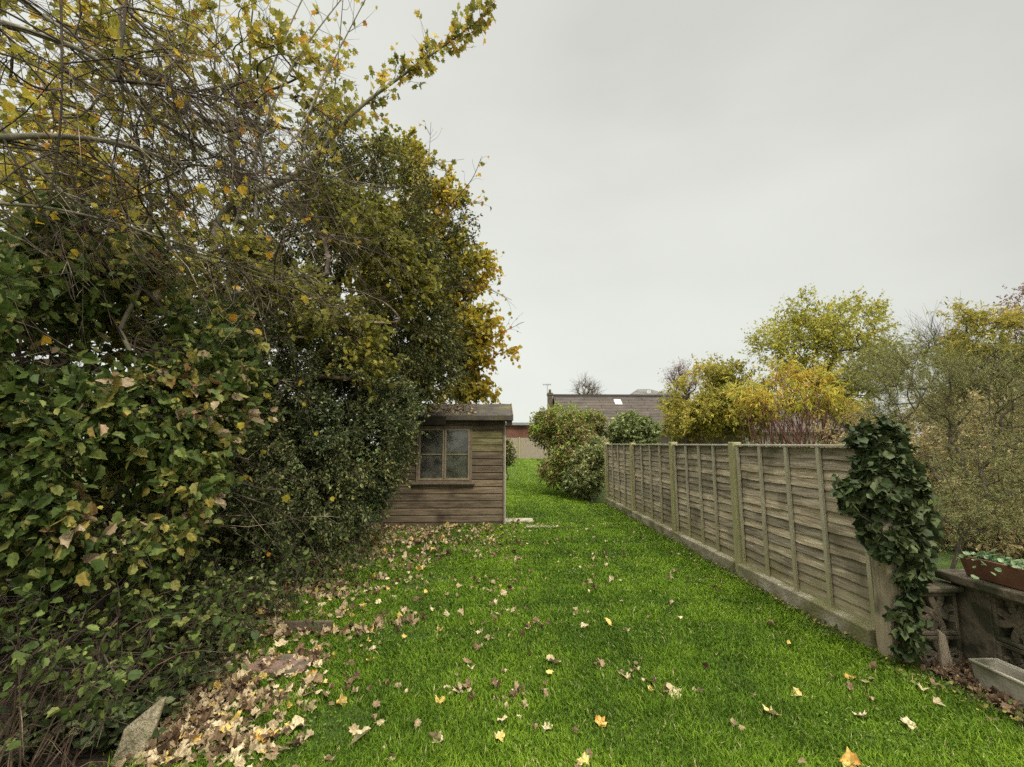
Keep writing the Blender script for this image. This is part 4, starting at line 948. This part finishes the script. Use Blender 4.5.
# ---- ivy clad end post
plant('ivy', 'dark glossy ivy covering the top of the thick end post of the fence', 'ivy', (FX + .12, 3.1, 0),
      [E(888, 498, 3.1, 30, 58, .15), E(882, 455, 3.15, 23, 22, .13), E(902, 535, 3.1, 20, 45, .12), E(893, 480, 3.15, 24, 40, .14), E(872, 485, 3.1, 16, 34, .1), E(908, 600, 3.0, 10, 34, .07), E(890, 550, 3.0, 12, 16, .08), E(852, 495, 3.05, 9, 16, .05), E(925, 520, 3.1, 8, 14, .05), E(860, 440, 3.15, 14, 8, .05), E(905, 625, 2.95, 9, 24, .06), E(880, 436, 3.2, 22, 10, .12)],
      560, 4, 4, .055, .047, IVY, L_['ivy'], M['twig_dark'], rtip=.0014, rmax=.014, shell=.3, noise=(14, 5, -.62), droop=.7, up=.35, out=.9, leafname='foliage')

# ================================================================== RIGHT SIDE, BEYOND THE FENCE
plant('tamarisk', 'wispy olive green feathery shrub arching above the block wall at the right edge', 'shrub', (W(935, 560, 4.2)[0], 4.2, 0),
      [E(940, 400, 4.6, 75, 60, .8), E(1010, 400, 4.4, 80, 70, .8), E(900, 380, 5.0, 50, 50, .6), E(1000, 470, 4.3, 60, 40, .6), E(1080, 430, 4.2, 70, 90, .8), E(960, 470, 4.5, 40, 40, .5), E(880, 410, 5.1, 25, 35, .4), E(955, 510, 4.1, 40, 30, .4), E(1010, 515, 3.9, 40, 25, .4)],
      380, 9, 26, .28, .024, NEEDLE, L_['tamarisk'], M['twig_dark'], rtip=.002, rmax=.017, pull=1.6, shell=.5, twig_r=.0011, droop=-.1, leafname='foliage', noise=(2.2, 3, -.5))
plant('yellow_tree', 'tall yellow green tree with an open airy crown above the fence', 'tree', gbase(825, 443, 14),
      [E(822, 345, 14, 55, 40, 1.8), E(800, 325, 14, 30, 26, 1.2), E(845, 322, 14, 34, 22, 1.1), E(806, 306, 14, 12, 10, .6), E(866, 312, 14, 18, 10, .6), E(780, 350, 13.6, 30, 26, 1.0), E(870, 360, 14.2, 34, 34, 1.1), E(830, 385, 14, 60, 30, 1.5)],
      520, 6, 9, .42, .08, QUAD, L_['yellow'], M['bark_brown'], rtip=.0045, shell=.6, noise=(2.1, 4, -.3))
plant('golden_bush', 'broad golden green bush left of the red stemmed sumac behind the fence', 'bush', gbase(708, 443, 15),
      [E(710, 405, 15, 42, 36, 1.5), E(690, 415, 14.6, 28, 26, 1.0), E(735, 395, 15, 30, 30, 1.1), E(712, 378, 15, 22, 18, .8), E(745, 415, 15, 24, 22, 1)],
      420, 7, 11, .36, .085, QUAD, L_['golden'], M['bark_brown'], rtip=.004, shell=.45, noise=(1.9, 4, -.15),
      tintbias=lambda p, t: np.clip(t * .7 + .25 * snoise(p, 1.3, 5) + .1, 0, 1))
plant('sumac', 'orange and yellow sumac with dark red stems just behind the fence', 'shrub', gbase(795, 443, 9.5),
      [E(790, 395, 9.5, 50, 22, .8), E(760, 400, 9.3, 26, 22, .6), E(825, 400, 9.6, 24, 20, .6), E(795, 378, 9.6, 28, 16, .6), E(845, 412, 9.3, 16, 14, .4)],
      100, 5, 13, .4, .09, LANCE, L_['sumac'], M['stem_red'], rtip=.007, rmax=.022, shell=.6, pull=3.2, droop=.5)
plant('rhododendron', 'rounded green bush with pale edged leaves behind the far end of the fence', 'bush', gbase(633, 443, 13),
      [E(633, 432, 13, 23, 18, .7), E(633, 445, 13, 22, 12, .7)],
      340, 6, 9, .14, .075, OVAL, L_['light'], M['bark_brown'], rtip=.003, shell=.2)
plant('copper_hedge', 'copper brown beech hedge behind the feathery shrub', 'hedge', gbase(960, 443, 6.0),
      [((W(870, 443, 8)[0], 8, .9), (1.2, .6, 1.0)), ((W(930, 443, 6.6)[0], 6.6, .9), (.9, .6, 1.05)), ((W(990, 443, 5.9)[0], 5.9, .85), (.9, .6, 1.1)), ((W(1060, 443, 5.4)[0], 5.4, .85), (1.2, .6, 1.15)), ((W(1180, 443, 5)[0], 5., .85), (1.3, .8, 1.2)), ((W(1000, 443, 7.5)[0], 7.5, 1.5), (1.8, .6, .9))],
      760, 6, 9, .26, .05, OVAL, L_['copper'], M['twig_pale'], rtip=.003, shell=.3)
plant('leylandii_hedge', 'low mid green clipped hedge between the sumac and the ivy', 'hedge', gbase(850, 443, 12),
      [((W(830, 443, 12)[0], 12.5, .7), (2.6, .6, .95)), ((W(950, 443, 12)[0], 12.5, 1.2), (3, .6, 1.5)), ((W(880, 443, 12)[0], 12.2, 1.4), (1.0, .6, 1.3))],
      420, 7, 8, .25, .07, QUAD, L_['dark2'], M['bark_brown'], rtip=.003, shell=.25)
plant('dark_yew', 'dark green tree partly hidden behind the feathery shrub on the right', 'tree', gbase(900, 443, 9),
      [E(900, 375, 9.5, 50, 34, 1), E(960, 370, 9.2, 50, 30, 1), E(1015, 375, 8.5, 30, 28, 1), E(1070, 370, 8, 50, 50, 1), E(1000, 410, 9, 60, 30, 1)],
      420, 6, 9, .3, .07, QUAD, L_['tamarisk'], M['bark_brown'], rtip=.003, shell=.4, noise=(1.6, 3, -.3))
plant('yellow_sapling', 'tall thin sapling with tiers of yellow leaves near the right edge', 'tree', gbase(968, 443, 8),
      [E(965, 318, 8, 14, 22, .4), E(985, 325, 8, 26, 14, .5), E(975, 345, 8, 26, 12, .5), E(1000, 320, 8, 14, 14, .3)],
      60, 5, 11, .24, .075, LANCE, L_['golden'], M['twig_dark'], rtip=.004, shell=.6, pull=.2, droop=.5)
plant('pink_tree', 'pinkish leafed tree cut off by the right edge of the photo', 'tree', gbase(1030, 443, 12),
      [E(1032, 315, 12, 20, 34, .9), E(1040, 350, 12, 30, 30, .9)], 160, 6, 9, .3, .06, QUAD, L_['pink'], M['bark_brown'], rtip=.004, shell=.4)
def bare(name, label, px, py, Y, ells, nt, mat='twig_dark', rt=.008, lt=0, lm=None, tw=.6):
    return plant(name, label, 'tree', gbase(px, 443, Y), ells, nt, 6, lt, tw, .07, QUAD, lm or L_['pink'], M[mat], rtip=rt, shell=.5, twig_r=rt * .55, hang=-.5, pull=.9)
bare('bare_tree', 'small leafless tree showing above the bungalow roof ridge', 588, 385, 45, [E(588, 390, 45, 15, 12, 1.5)], 70, 'twig_pale', .02, tw=1.0)
bare('bare_tree', 'leafless purple brown tree behind the golden bush', 682, 385, 24, [E(682, 385, 24, 13, 18, 1.2)], 90, 'twig_pale', .011, 3, tw=.7)
bare('bare_tree', 'thin leafless tree left of the yellow sapling above the feathery shrub', 940, 345, 13, [E(938, 350, 13, 20, 22, 1)], 60, 'twig_dark', .008, tw=.9)

# ---- bushes at the end of the fence
plant('overgrown_bush', 'tall overgrown bush of mixed green and reddish leaves before the bungalow', 'bush', gbase(568, 443, 13.4),
      [E(562, 425, 13.4, 27, 18, .8), E(548, 430, 13.8, 17, 17, .7), E(575, 450, 12.8, 24, 24, .9), E(562, 470, 13, 22, 14, .7), E(590, 425, 13.5, 14, 14, .6)],
      520, 7, 9, .22, .06, OVAL, L_['red'], M['bark_brown'], rtip=.003, shell=.3,
      tintbias=lambda p, t: np.where((snoise(p, 2.6, 2) > .3) & (p[:, 2] > 1.7), .6 + .25 * t, t * .95))
plant('pale_shrub', 'pale green and cream leafed shrub against the far end post of the fence', 'shrub', gbase(590, 443, 11.7),
      [E(590, 470, 11.7, 17, 24, .6), E(598, 455, 11.7, 10, 16, .5), E(580, 480, 12, 16, 14, .6)],
      340, 6, 9, .17, .055, OVAL, L_['light'], M['bark_brown'], rtip=.003, shell=.3)
plant('russet_shrub', 'small russet topped shrub beside the first far fence post', 'shrub', gbase(597, 443, 12.4),
      [E(597, 447, 12.4, 11, 7, .4)], 70, 6, 8, .14, .05, QUAD, L_['copper'], M['bark_brown'], rtip=.003, shell=.3)
plant('small_conifer', 'small dark bush just past the right corner of the shed', 'bush', gbase(507, 443, 17),
      [E(505, 451, 17, 8, 12, .4), E(505, 458, 17, 9, 8, .4)], 80, 6, 8, .2, .07, QUAD, L_['dark2'], M['bark_brown'], rtip=.003, shell=.3)

# ================================================================== FAR FENCE AND HOUSES
def quad_uv(o, scale=1.0):
    me = o.data; uv = me.uv_layers.new(name='UVMap')
    for p in me.polygons:
        n = p.normal; a = Vector((0, 0, 1)).cross(n)
        if a.length < .1: a = Vector((1, 0, 0))
        a.normalize(); b = n.cross(a)
        for li in p.loop_indices:
            v = me.vertices[me.loops[li].vertex_index].co; uv.data[li].uv = (v.dot(a) * scale, v.dot(b) * scale)
def far():
    Yf = 33.; zb = g1(0, Yf); 
    root = thing('far_fence', 'pale vertical board fence closing the far end of the lawn', 'fence', (0, Yf, zb))
    x = -4.0; zt = W(520, 437.5, Yf)[2]; rs = np.random.RandomState(1)
    while x < 9:
        mb = MB()
        xx = x + .06
        while xx < x + 1.8: mb.box(xx, xx + .115, Yf, Yf + .02, zb - .05, zt - .02, rs.rand()); xx += .12
        mb.build('fence_panel', M['far_fence'], root)
        mb = MB(); mb.box(x - .05, x + .05, Yf - .04, Yf + .06, zb - .1, zt + .03); mb.build('post', M['wood_post'], root)
        x += 1.87
    # brick outhouse
    Y = 36.5; b = thing('brick_outhouse', 'low red brick building with a flat dark roof behind the far fence', 'building', (1.5, Y, zb))
    x0, x1 = W(500, 430, Y)[0] - 3, W(548, 430, Y)[0]; z1 = W(520, 425.5, Y)[2]
    mb = MB(); mb.box(x0, x1, Y, Y + 5, 0, z1); o = mb.build('wall', M['brick'], b); quad_uv(o)
    mb = MB(); mb.box(x0 - .2, x1 + .2, Y - .25, Y + 5.2, z1 + .002, z1 + .22); mb.build('roof', M['felt'], b)
    mb = MB(); mb.box(x0 - .2, x1 + .2, Y - .29, Y - .252, z1 + .02, z1 + .2); mb.build('gutter', M['metal'], b)
    # bungalow
    Y = 36.; bg = thing('bungalow', 'bungalow with a long brown tiled roof and white framed skylight', 'house', (9, Y, zb))
    xl, xr = W(554, 395, Y + 3)[0], W(680, 395, Y + 3)[0] + 1.0; ze = W(600, 430.5, Y)[2]; zr = W(600, 397, Y + 3.6)[2]; yr = Y + 3.6
    mb = MB(); mb.hull([(xl, Y - .3, ze), (xr, Y - .3, ze), (xr, yr, zr), (xl, yr, zr)], [(xl, Y - .3, ze + .12), (xr, Y - .3, ze + .12), (xr, yr, zr + .12), (xl, yr, zr + .12)])
    mb.hull([(xl, yr + .004, zr), (xr, yr + .004, zr), (xr, yr + 4, ze), (xl, yr + 4, ze)], [(xl, yr + .004, zr + .12), (xr, yr + .004, zr + .12), (xr, yr + 4, ze + .12), (xl, yr + 4, ze + .12)])
    rf = mb.build('roof', M['roof_tiles'], bg); quad_uv(rf)
    mb = MB(); mb.box(xl - .05, xr + .05, yr - .14, yr + .14, zr + .08, zr + .22); mb.build('ridge_tiles', M['roof_grey'], rf)
    mb = MB(); mb.box(xl + .3, xr - .3, Y, yr + 3.7, 0, ze + .02); o = mb.build('wall', M['dark_green_wall'], bg)
    mb = MB(); mb.hull([(xl + .31, Y + .01, ze), (xl + .31, yr + 3.6, ze), (xl + .31, yr, zr - .1)], [(xl + .5, Y + .01, ze), (xl + .5, yr + 3.6, ze), (xl + .5, yr, zr - .1)]); mb.build('gable', M['brick'], bg); 
    mb = MB(); mb.box(xl - .05, xr + .05, Y - .42, Y - .302, ze - .02, ze + .1); mb.build('gutter', M['metal'], bg)
    # skylight
    c = W(619, 403.5, Y + 2.4); nrm = Vector((0, -(zr - ze), 3.9)).normalized(); sl = Vector((0, 3.9, zr - ze)).normalized()
    t = (c[2] - ze) / (zr - ze); cy = Y - .3 + 3.9 * t
    cc = Vector((c[0], cy, ze + (zr - ze) * t + .13))
    Mx = Matrix((( 1, 0, 0, cc.x), (0, sl.y, nrm.y, cc.y), (0, sl.z, nrm.z, cc.z), (0, 0, 0, 1)))
    mb = MB(); mb.box(-.3, .3, -.4, .4, 0, .06, M4=Mx); sk = mb.build('skylight', M['pale_paint'], rf)
    mb = MB(); mb.box(-.24, .24, -.33, .33, .062, .068, M4=Mx); mb.build('pane', M['pale_paint'], sk)
    # chimney with pot and aerial, at the left gable
    cx, cy = W(550, 400, Y + 3.2)[0], Y + 3.2; zt = W(550, 393, cy)[2]
    mb = MB(); mb.box(cx - .2, cx + .2, cy - .25, cy + .25, ze + .3, zt); mb.box(cx - .25, cx + .25, cy - .3, cy + .3, zt - .2, zt - .05); ch = mb.build('chimney', M['concrete_wall'], bg)
    mb = MB(); mb.hull([(cx + .12 * math.cos(a), cy + .12 * math.sin(a), zt) for a in np.linspace(0, 2 * np.pi, 9)[:-1]], [(cx + .1 * math.cos(a), cy + .1 * math.sin(a), zt + .3) for a in np.linspace(0, 2 * np.pi, 9)[:-1]]); mb.build('chimney_pot', M['concrete_wall'], ch)
    mb = MB(); mb.box(cx - .24, cx - .2, cy - .02, cy + .02, zt - .3, zt + .75); mb.box(cx - .6, cx + .1, cy - .012, cy + .012, zt + .72, zt + .745)
    for i in range(5): mb.box(cx - .56 + i * .15, cx - .545 + i * .15, cy - .2, cy + .2, zt + .66, zt + .8)
    mb.build('aerial', M['metal'], ch)
    # second roof behind
    Y2 = 50.; b2 = thing('distant_house', 'grey hipped roof with a white dormer peeping above the bungalow ridge', 'house', (W(650, 400, Y2)[0], Y2, 0))
    p = [W(634, 395, Y2)[0], W(672, 395, Y2)[0]]; z0 = W(650, 395, Y2)[2]; z1 = W(650, 386.5, Y2)[2]; a, c = W(645, 390, Y2)[0], W(658, 390, Y2)[0]
    mb = MB(); mb.add([(p[0], Y2, z0), (p[1], Y2, z0), (p[1], Y2 + 5, z0), (p[0], Y2 + 5, z0), (a, Y2 + 2.5, z1), (c, Y2 + 2.5, z1)], [(0, 1, 5, 4), (1, 2, 5), (2, 3, 4, 5), (3, 0, 4), (3, 2, 1, 0)])
    o = mb.build('roof', M['roof_grey'], b2); quad_uv(o)
    mb = MB(); mb.box(p[0] + .3, p[1] - .3, Y2 + .3, Y2 + 4.7, 0, z0 - .003); mb.build('wall', M['render_wall'], b2)
    d0, d1 = W(649, 392, Y2)[0], W(653, 392, Y2)[0]; mb = MB(); mb.box(d0, d1, Y2 + .7, Y2 + 1.8, z0 + .1, z0 + .65); mb.build('dormer', M['pale_paint'], b2)
    # neighbour's outbuilding: low shed roof under the golden bush
    Y3 = 17.; b3 = thing('outbuilding', 'low grey timber outbuilding in shade under the golden bush', 'building', (W(705, 440, Y3)[0], Y3, 0))
    x0, x1 = W(672, 435, Y3)[0], W(745, 435, Y3)[0]; z1 = W(700, 432, Y3)[2]
    mb = MB(); mb.box(x0, x1, Y3, Y3 + 3, 0, z1); mb.build('wall', M['wood_trim'], b3)
    mb = MB(); mb.box(x0 - .2, x1 + .2, Y3 - .2, Y3 + 3.2, z1 + .002, z1 + .1); mb.build('roof', M['felt'], b3)
    b4 = thing('distant_house', 'brown roofed house mostly hidden behind the sumac and the ivy', 'house', (W(800, 430, 24)[0], 24, 0))
    x0, x1 = W(745, 435, 24)[0], W(900, 435, 24)[0]; z0 = W(800, 434, 24)[2]; zr_ = W(800, 400, 27)[2]
    mb = MB(); mb.hull([(x0, 24, z0), (x1, 24, z0), (x1, 27, zr_), (x0, 27, zr_)], [(x0, 24, z0 + .1), (x1, 24, z0 + .1), (x1, 27, zr_ + .1), (x0, 27, zr_ + .1)]); 
    mb.hull([(x0, 27.004, zr_), (x1, 27.004, zr_), (x1, 30, z0), (x0, 30, z0)], [(x0, 27.004, zr_ + .1), (x1, 27.004, zr_ + .1), (x1, 30, z0 + .1), (x0, 30, z0 + .1)]); o = mb.build('roof', M['roof_tiles'], b4); quad_uv(o)
    mb = MB(); mb.box(x0 + .3, x1 - .3, 24.3, 29.7, 0, z0 - .003); mb.build('wall', M['render_wall'], b4)
    cx = W(960, 340, 20)[0]; z = W(960, 334, 20)[2]
    b5 = thing('chimney_stack', 'brick chimney standing just left of the yellow sapling', 'chimney', (cx, 20, 0))
    mb = MB(); mb.box(cx - .3, cx + .3, 20, 20.5, 0, z - .25); o = mb.build('stack', M['brick'], b5); quad_uv(o)
    mb = MB(); mb.box(cx - .35, cx + .35, 19.95, 20.55, z - .247, z); mb.build('chimney_cap', M['felt'], b5)
far()

# ================================================================== FALLEN LEAVES
M['litter'] = leafmat('litter', [(0, (.08, .05, .03)), (.25, (.24, .155, .09)), (.55, (.46, .35, .21)), (.86, (.7, .57, .36)), (.93, (.75, .6, .2)), (1, (.62, .27, .05))], .6, .15, .3)
def fallen():
    # meshes: curled maple leaves with a stalk
    kinds = []
    tints = {'tan': .55, 'pale': .82, 'brown': .2, 'yellow': .93, 'orange': 1.0}
    for tn, tv in tints.items():
        for v in range(5):
            rs = np.random.RandomState(hash(tn) % 1 + v * 7 + int(tv * 100))
            T, Fc = lobed([a + rs.randn() * 4 for a in MAPLE_A], [(r * .6 + .2) * (1 + .13 * rs.randn()) for r in MAPLE_R], cup=.1 + .35 * rs.rand(), jitter=.07, rs=rs, droop=-.2 + .8 * rs.rand())
            T = T.copy(); curl = .8 + 1.6 * rs.rand(); 
            T[:, 0] -= .34
            # roll the blade about one axis
            a = rs.rand() * math.pi; c, s = math.cos(a), math.sin(a)
            q = T[:, 0] * c + T[:, 1] * s; T[:, 2] += .22 * curl * q * q * 1.3
            sq = 1 - .22 * curl * np.abs(q) * .8; T[:, 0] *= sq; T[:, 1] *= sq
            T[:, 2] -= T[:, 2].min() - .01
            mb = MB(); mb.add([tuple(p) for p in T], Fc, tv)
            b = np.array((-.28, 0, T[9, 2])); w = .012
            e = b + np.array((-.45, .1 * rs.randn(), .06)); mb.add([b + (0, w, 0), b - (0, w, 0), e - (0, w * .6, 0), e + (0, w * .6, 0)], [(0, 1, 2, 3)], .4)
            me_o = mb.build('fallen_leaf', M['litter']); me = me_o.data
            for i, x in enumerate(me.attributes['tint'].data): x.value = min(1, max(0, tv + .05 * rs.randn()))
            bpy.data.objects.remove(me_o); kinds.append((tn, me))
    by = {}
    for tn, me in kinds: by.setdefault(tn, []).append(me)
    lab = {'tan': 'tan', 'pale': 'pale cream', 'brown': 'dark brown', 'yellow': 'yellow', 'orange': 'orange'}
    def put(x, y, tn, size, label, group='fallen leaves scattered on the grass', z=None, tilt=.3):
        o = bpy.data.objects.new('fallen_leaf', by[tn][rng.integers(5)]); COL.objects.link(o)
        o.location = (x, y, (g1(x, y) + .008 + .014 * rng.random()) if z is None else z); o.scale = (size,) * 3
        o.rotation_euler = (rng.normal() * tilt, rng.normal() * tilt, rng.random() * 6.28)
        tag(o, label, 'leaf', group); return o
    # leaves that stand out in the photo
    special = [(770, 712, 'yellow', .085, 'yellow maple leaf lying alone on the grass at bottom right'), (672, 692, 'pale', .11, 'large pale folded leaf alone in the middle of the near lawn'),
               (296, 728, 'pale', .11, 'pale cream leaf nearest the bottom left edge of the lawn'), (265, 738, 'orange', .1, 'bright orange leaf low down beside the leaf litter'),
               (362, 736, 'pale', .12, 'big pale leaf with curled edges at the bottom of the lawn'), (434, 738, 'tan', .08, 'tan leaf right of the big curled pale leaf'),
               (280, 655, 'pale', .1, 'pale yellow leaf with a long stalk lying on the stepping stone'), (306, 664, 'yellow', .09, 'yellow leaf on the soil right of the stepping stone'),
               (324, 684, 'yellow', .06, 'small bright yellow leaf among tan litter below the stepping stone'), (499, 738, 'yellow', .055, 'small yellow leaf on grass near the bottom centre'),
               (862, 716, 'pale', .07, 'pale leaf on the lawn between the yellow leaf and the trough'), (908, 722, 'pale', .08, 'pale folded leaf closest to the grey trough'),
               (850, 762, 'orange', .09, 'reddish leaf cut by the bottom edge right of centre'), (798, 693, 'yellow', .07, 'pale yellow leaf above the lone yellow maple leaf'),
               (600, 722, 'orange', .07, 'orange brown leaf at bottom centre of the lawn'), (552, 662, 'tan', .1, 'curled tan leaf in the centre of the lawn')]
    for px, py, tn, sz, lb in special:
        g = G(px, py, .02)
        if py == 655: put(g[0], g[1], tn, sz, lb, 'fallen leaves that stand out', z=g1(*g[:2]) + .075, tilt=.1)
        else: put(g[0], g[1], tn, sz, lb, 'fallen leaves that stand out')
    # litter density over the photo's ground
    def dens(px, py):
        g = G(px, py); x, y = g[0], g[1]; e = edge_x(y) if y < 8 else -2
        d = x - e
        near = math.exp(-max(d, 0) / .42) * 1.3
        if 6.0 < y < 8.05 and x < .6: near = max(near, .85 * math.exp(-max(0, x - .1) / .3) * (y - 5.2) / 2.6)
        mid = .22 * math.exp(-max(d, 0) / 1.6) + .035
        return near + mid if d > -.35 and y > 1.4 else 0
    pts = []
    tries = 0
    while len(pts) < 3300 and tries < 400000:
        tries += 1
        y = 1.45 + 7.2 * rng.random() ** 1.3; x = -2.4 + 5.0 * rng.random()
        if y > 8.05 and x < .2: continue
        e = edge_x(y); d = x - e
        if d < (-.3 if y > 3.2 else 0) or x > 2.55: continue
        near = math.exp(-max(d, 0) / .38) * 1.2
        if y > 5.8 and x < .7: near = max(near, .7 * math.exp(-max(0, x + .1) / .3) * (y - 5.2) / 2.8)
        mid = .24 * math.exp(-max(d, 0) / 1.5) + .016
        cl = .5 + .5 * float(snoise(np.array([[x, y, 0]]), 3.4, 6)[0]); cl2 = .5 + .5 * float(snoise(np.array([[x, y, 0]]), 7.7, 2)[0])
        if rng.random() < (near * (.22 + 1.1 * cl2 ** 2) + mid * 4.2 * cl ** 2.2 * (.2 + cl2)): pts.append((x, y))
    pts = np.array(pts); sizes = (.03 + .045 * rng.random(len(pts)) ** 1.7) * np.where(pts[:, 0] > -.6, .85, 1)
    app = sizes / pts[:, 1]; o = np.argsort(-app)
    for i in o[:284]:
        x, y = pts[i]; r = rng.random(); e = x - edge_x(y)
        tn = 'pale' if r < .48 else 'tan' if r < .8 else 'brown' if r < .9 else 'yellow' if r < .96 else 'orange'
        zone = 'in the leaf litter along the foot of the hedge' if e < .5 else ('on the left half of the lawn' if x < 0 else 'on the right half of the lawn')
        put(x, y, tn, sizes[i], 'curled %s leaf lying %s' % (lab[tn], zone), 'curled %s leaves %s' % (lab[tn], zone))
    rest = pts[o[284:]]; rs_ = sizes[o[284:]]
    # extra crumbs of litter
    n = 9000; y = 1.5 + 6.5 * rng.random(n) ** 1.1; x = np.array([edge_x(v) for v in y]) - np.where(y < 3.2, .02, .3) + np.abs(rng.normal(0, .42, n))
    q = np.stack([x, y, 0 * x], -1); k = snoise(q, 3.1, 17) + .8 * snoise(q, 7.7, 4) + .5 * rng.random(n) > .1; x, y = x[k], y[k]; n = len(x)
    rest = np.vstack([rest, np.stack([x, y], -1)]); rs_ = np.concatenate([rs_, .015 + .04 * rng.random(n)])
    n = 420; a = rng.random(n); xx = 2.62 + .3 * rng.random(n); yy = 2.2 + .85 * rng.random(n); k = xx > 2.55 + .12 * (3 - yy); rest = np.vstack([rest, np.stack([xx[k], yy[k]], -1)]); rs_ = np.concatenate([rs_, .02 + .03 * rng.random(k.sum())])
    n = len(rest); P = np.stack([rest[:, 0], rest[:, 1], gz(rest[:, 0], rest[:, 1]) + .012 + .03 * rng.random(n)], -1)
    D = rng.normal(size=(n, 3)); D[:, 2] *= .35; NN = rng.normal(size=(n, 3)) * .5 + np.array((0, 0, 1))
    T = lobed(MAPLE_A, [r * .6 + .2 for r in MAPLE_R], cup=.6, droop=.8, jitter=.08, rs=np.random.RandomState(4))
    ti = np.where(rng.random(n) < .05, .95, rng.random(n) * .84)
    ti = np.where((rest[:, 0] > 2.55), ti * .4, ti)
    tag(leaf_obj('leaf_litter', P, D, NN, rs_, T, ti, M['litter']), 'fine mixed leaf litter between the larger fallen leaves', 'leaf litter', kind='stuff')
    # leaves on the shed roof
    n = 260; x = -1.6 + 1.2 * rng.random(n); t = rng.random(n); P = np.stack([x, 8.05 + .8 * t, 1.9 + .27 * t + .01], -1)
    tag(leaf_obj('roof_leaves', P, rng.normal(size=(n, 3)) * np.array((1, 1, .3)), rng.normal(size=(n, 3)) * .4 + np.array((0, -.2, 1)), .05 * (.6 + .7 * rng.random(n)), MAPLE_S, rng.random(n) * .5, M['litter']), 'brown dead leaves lying on the left of the shed roof', 'leaf litter', kind='stuff')
fallen()

S.view_settings.view_transform = 'Standard'; S.view_settings.look = 'None'; S.view_settings.exposure = .62; S.view_settings.gamma = 1
S.view_settings.use_curve_mapping = False
S.cycles.max_bounces = 6; S.cycles.diffuse_bounces = 3; S.cycles.glossy_bounces = 2; S.cycles.transmission_bounces = 4; S.cycles.transparent_max_bounces = 6
S.cycles.use_denoising = False
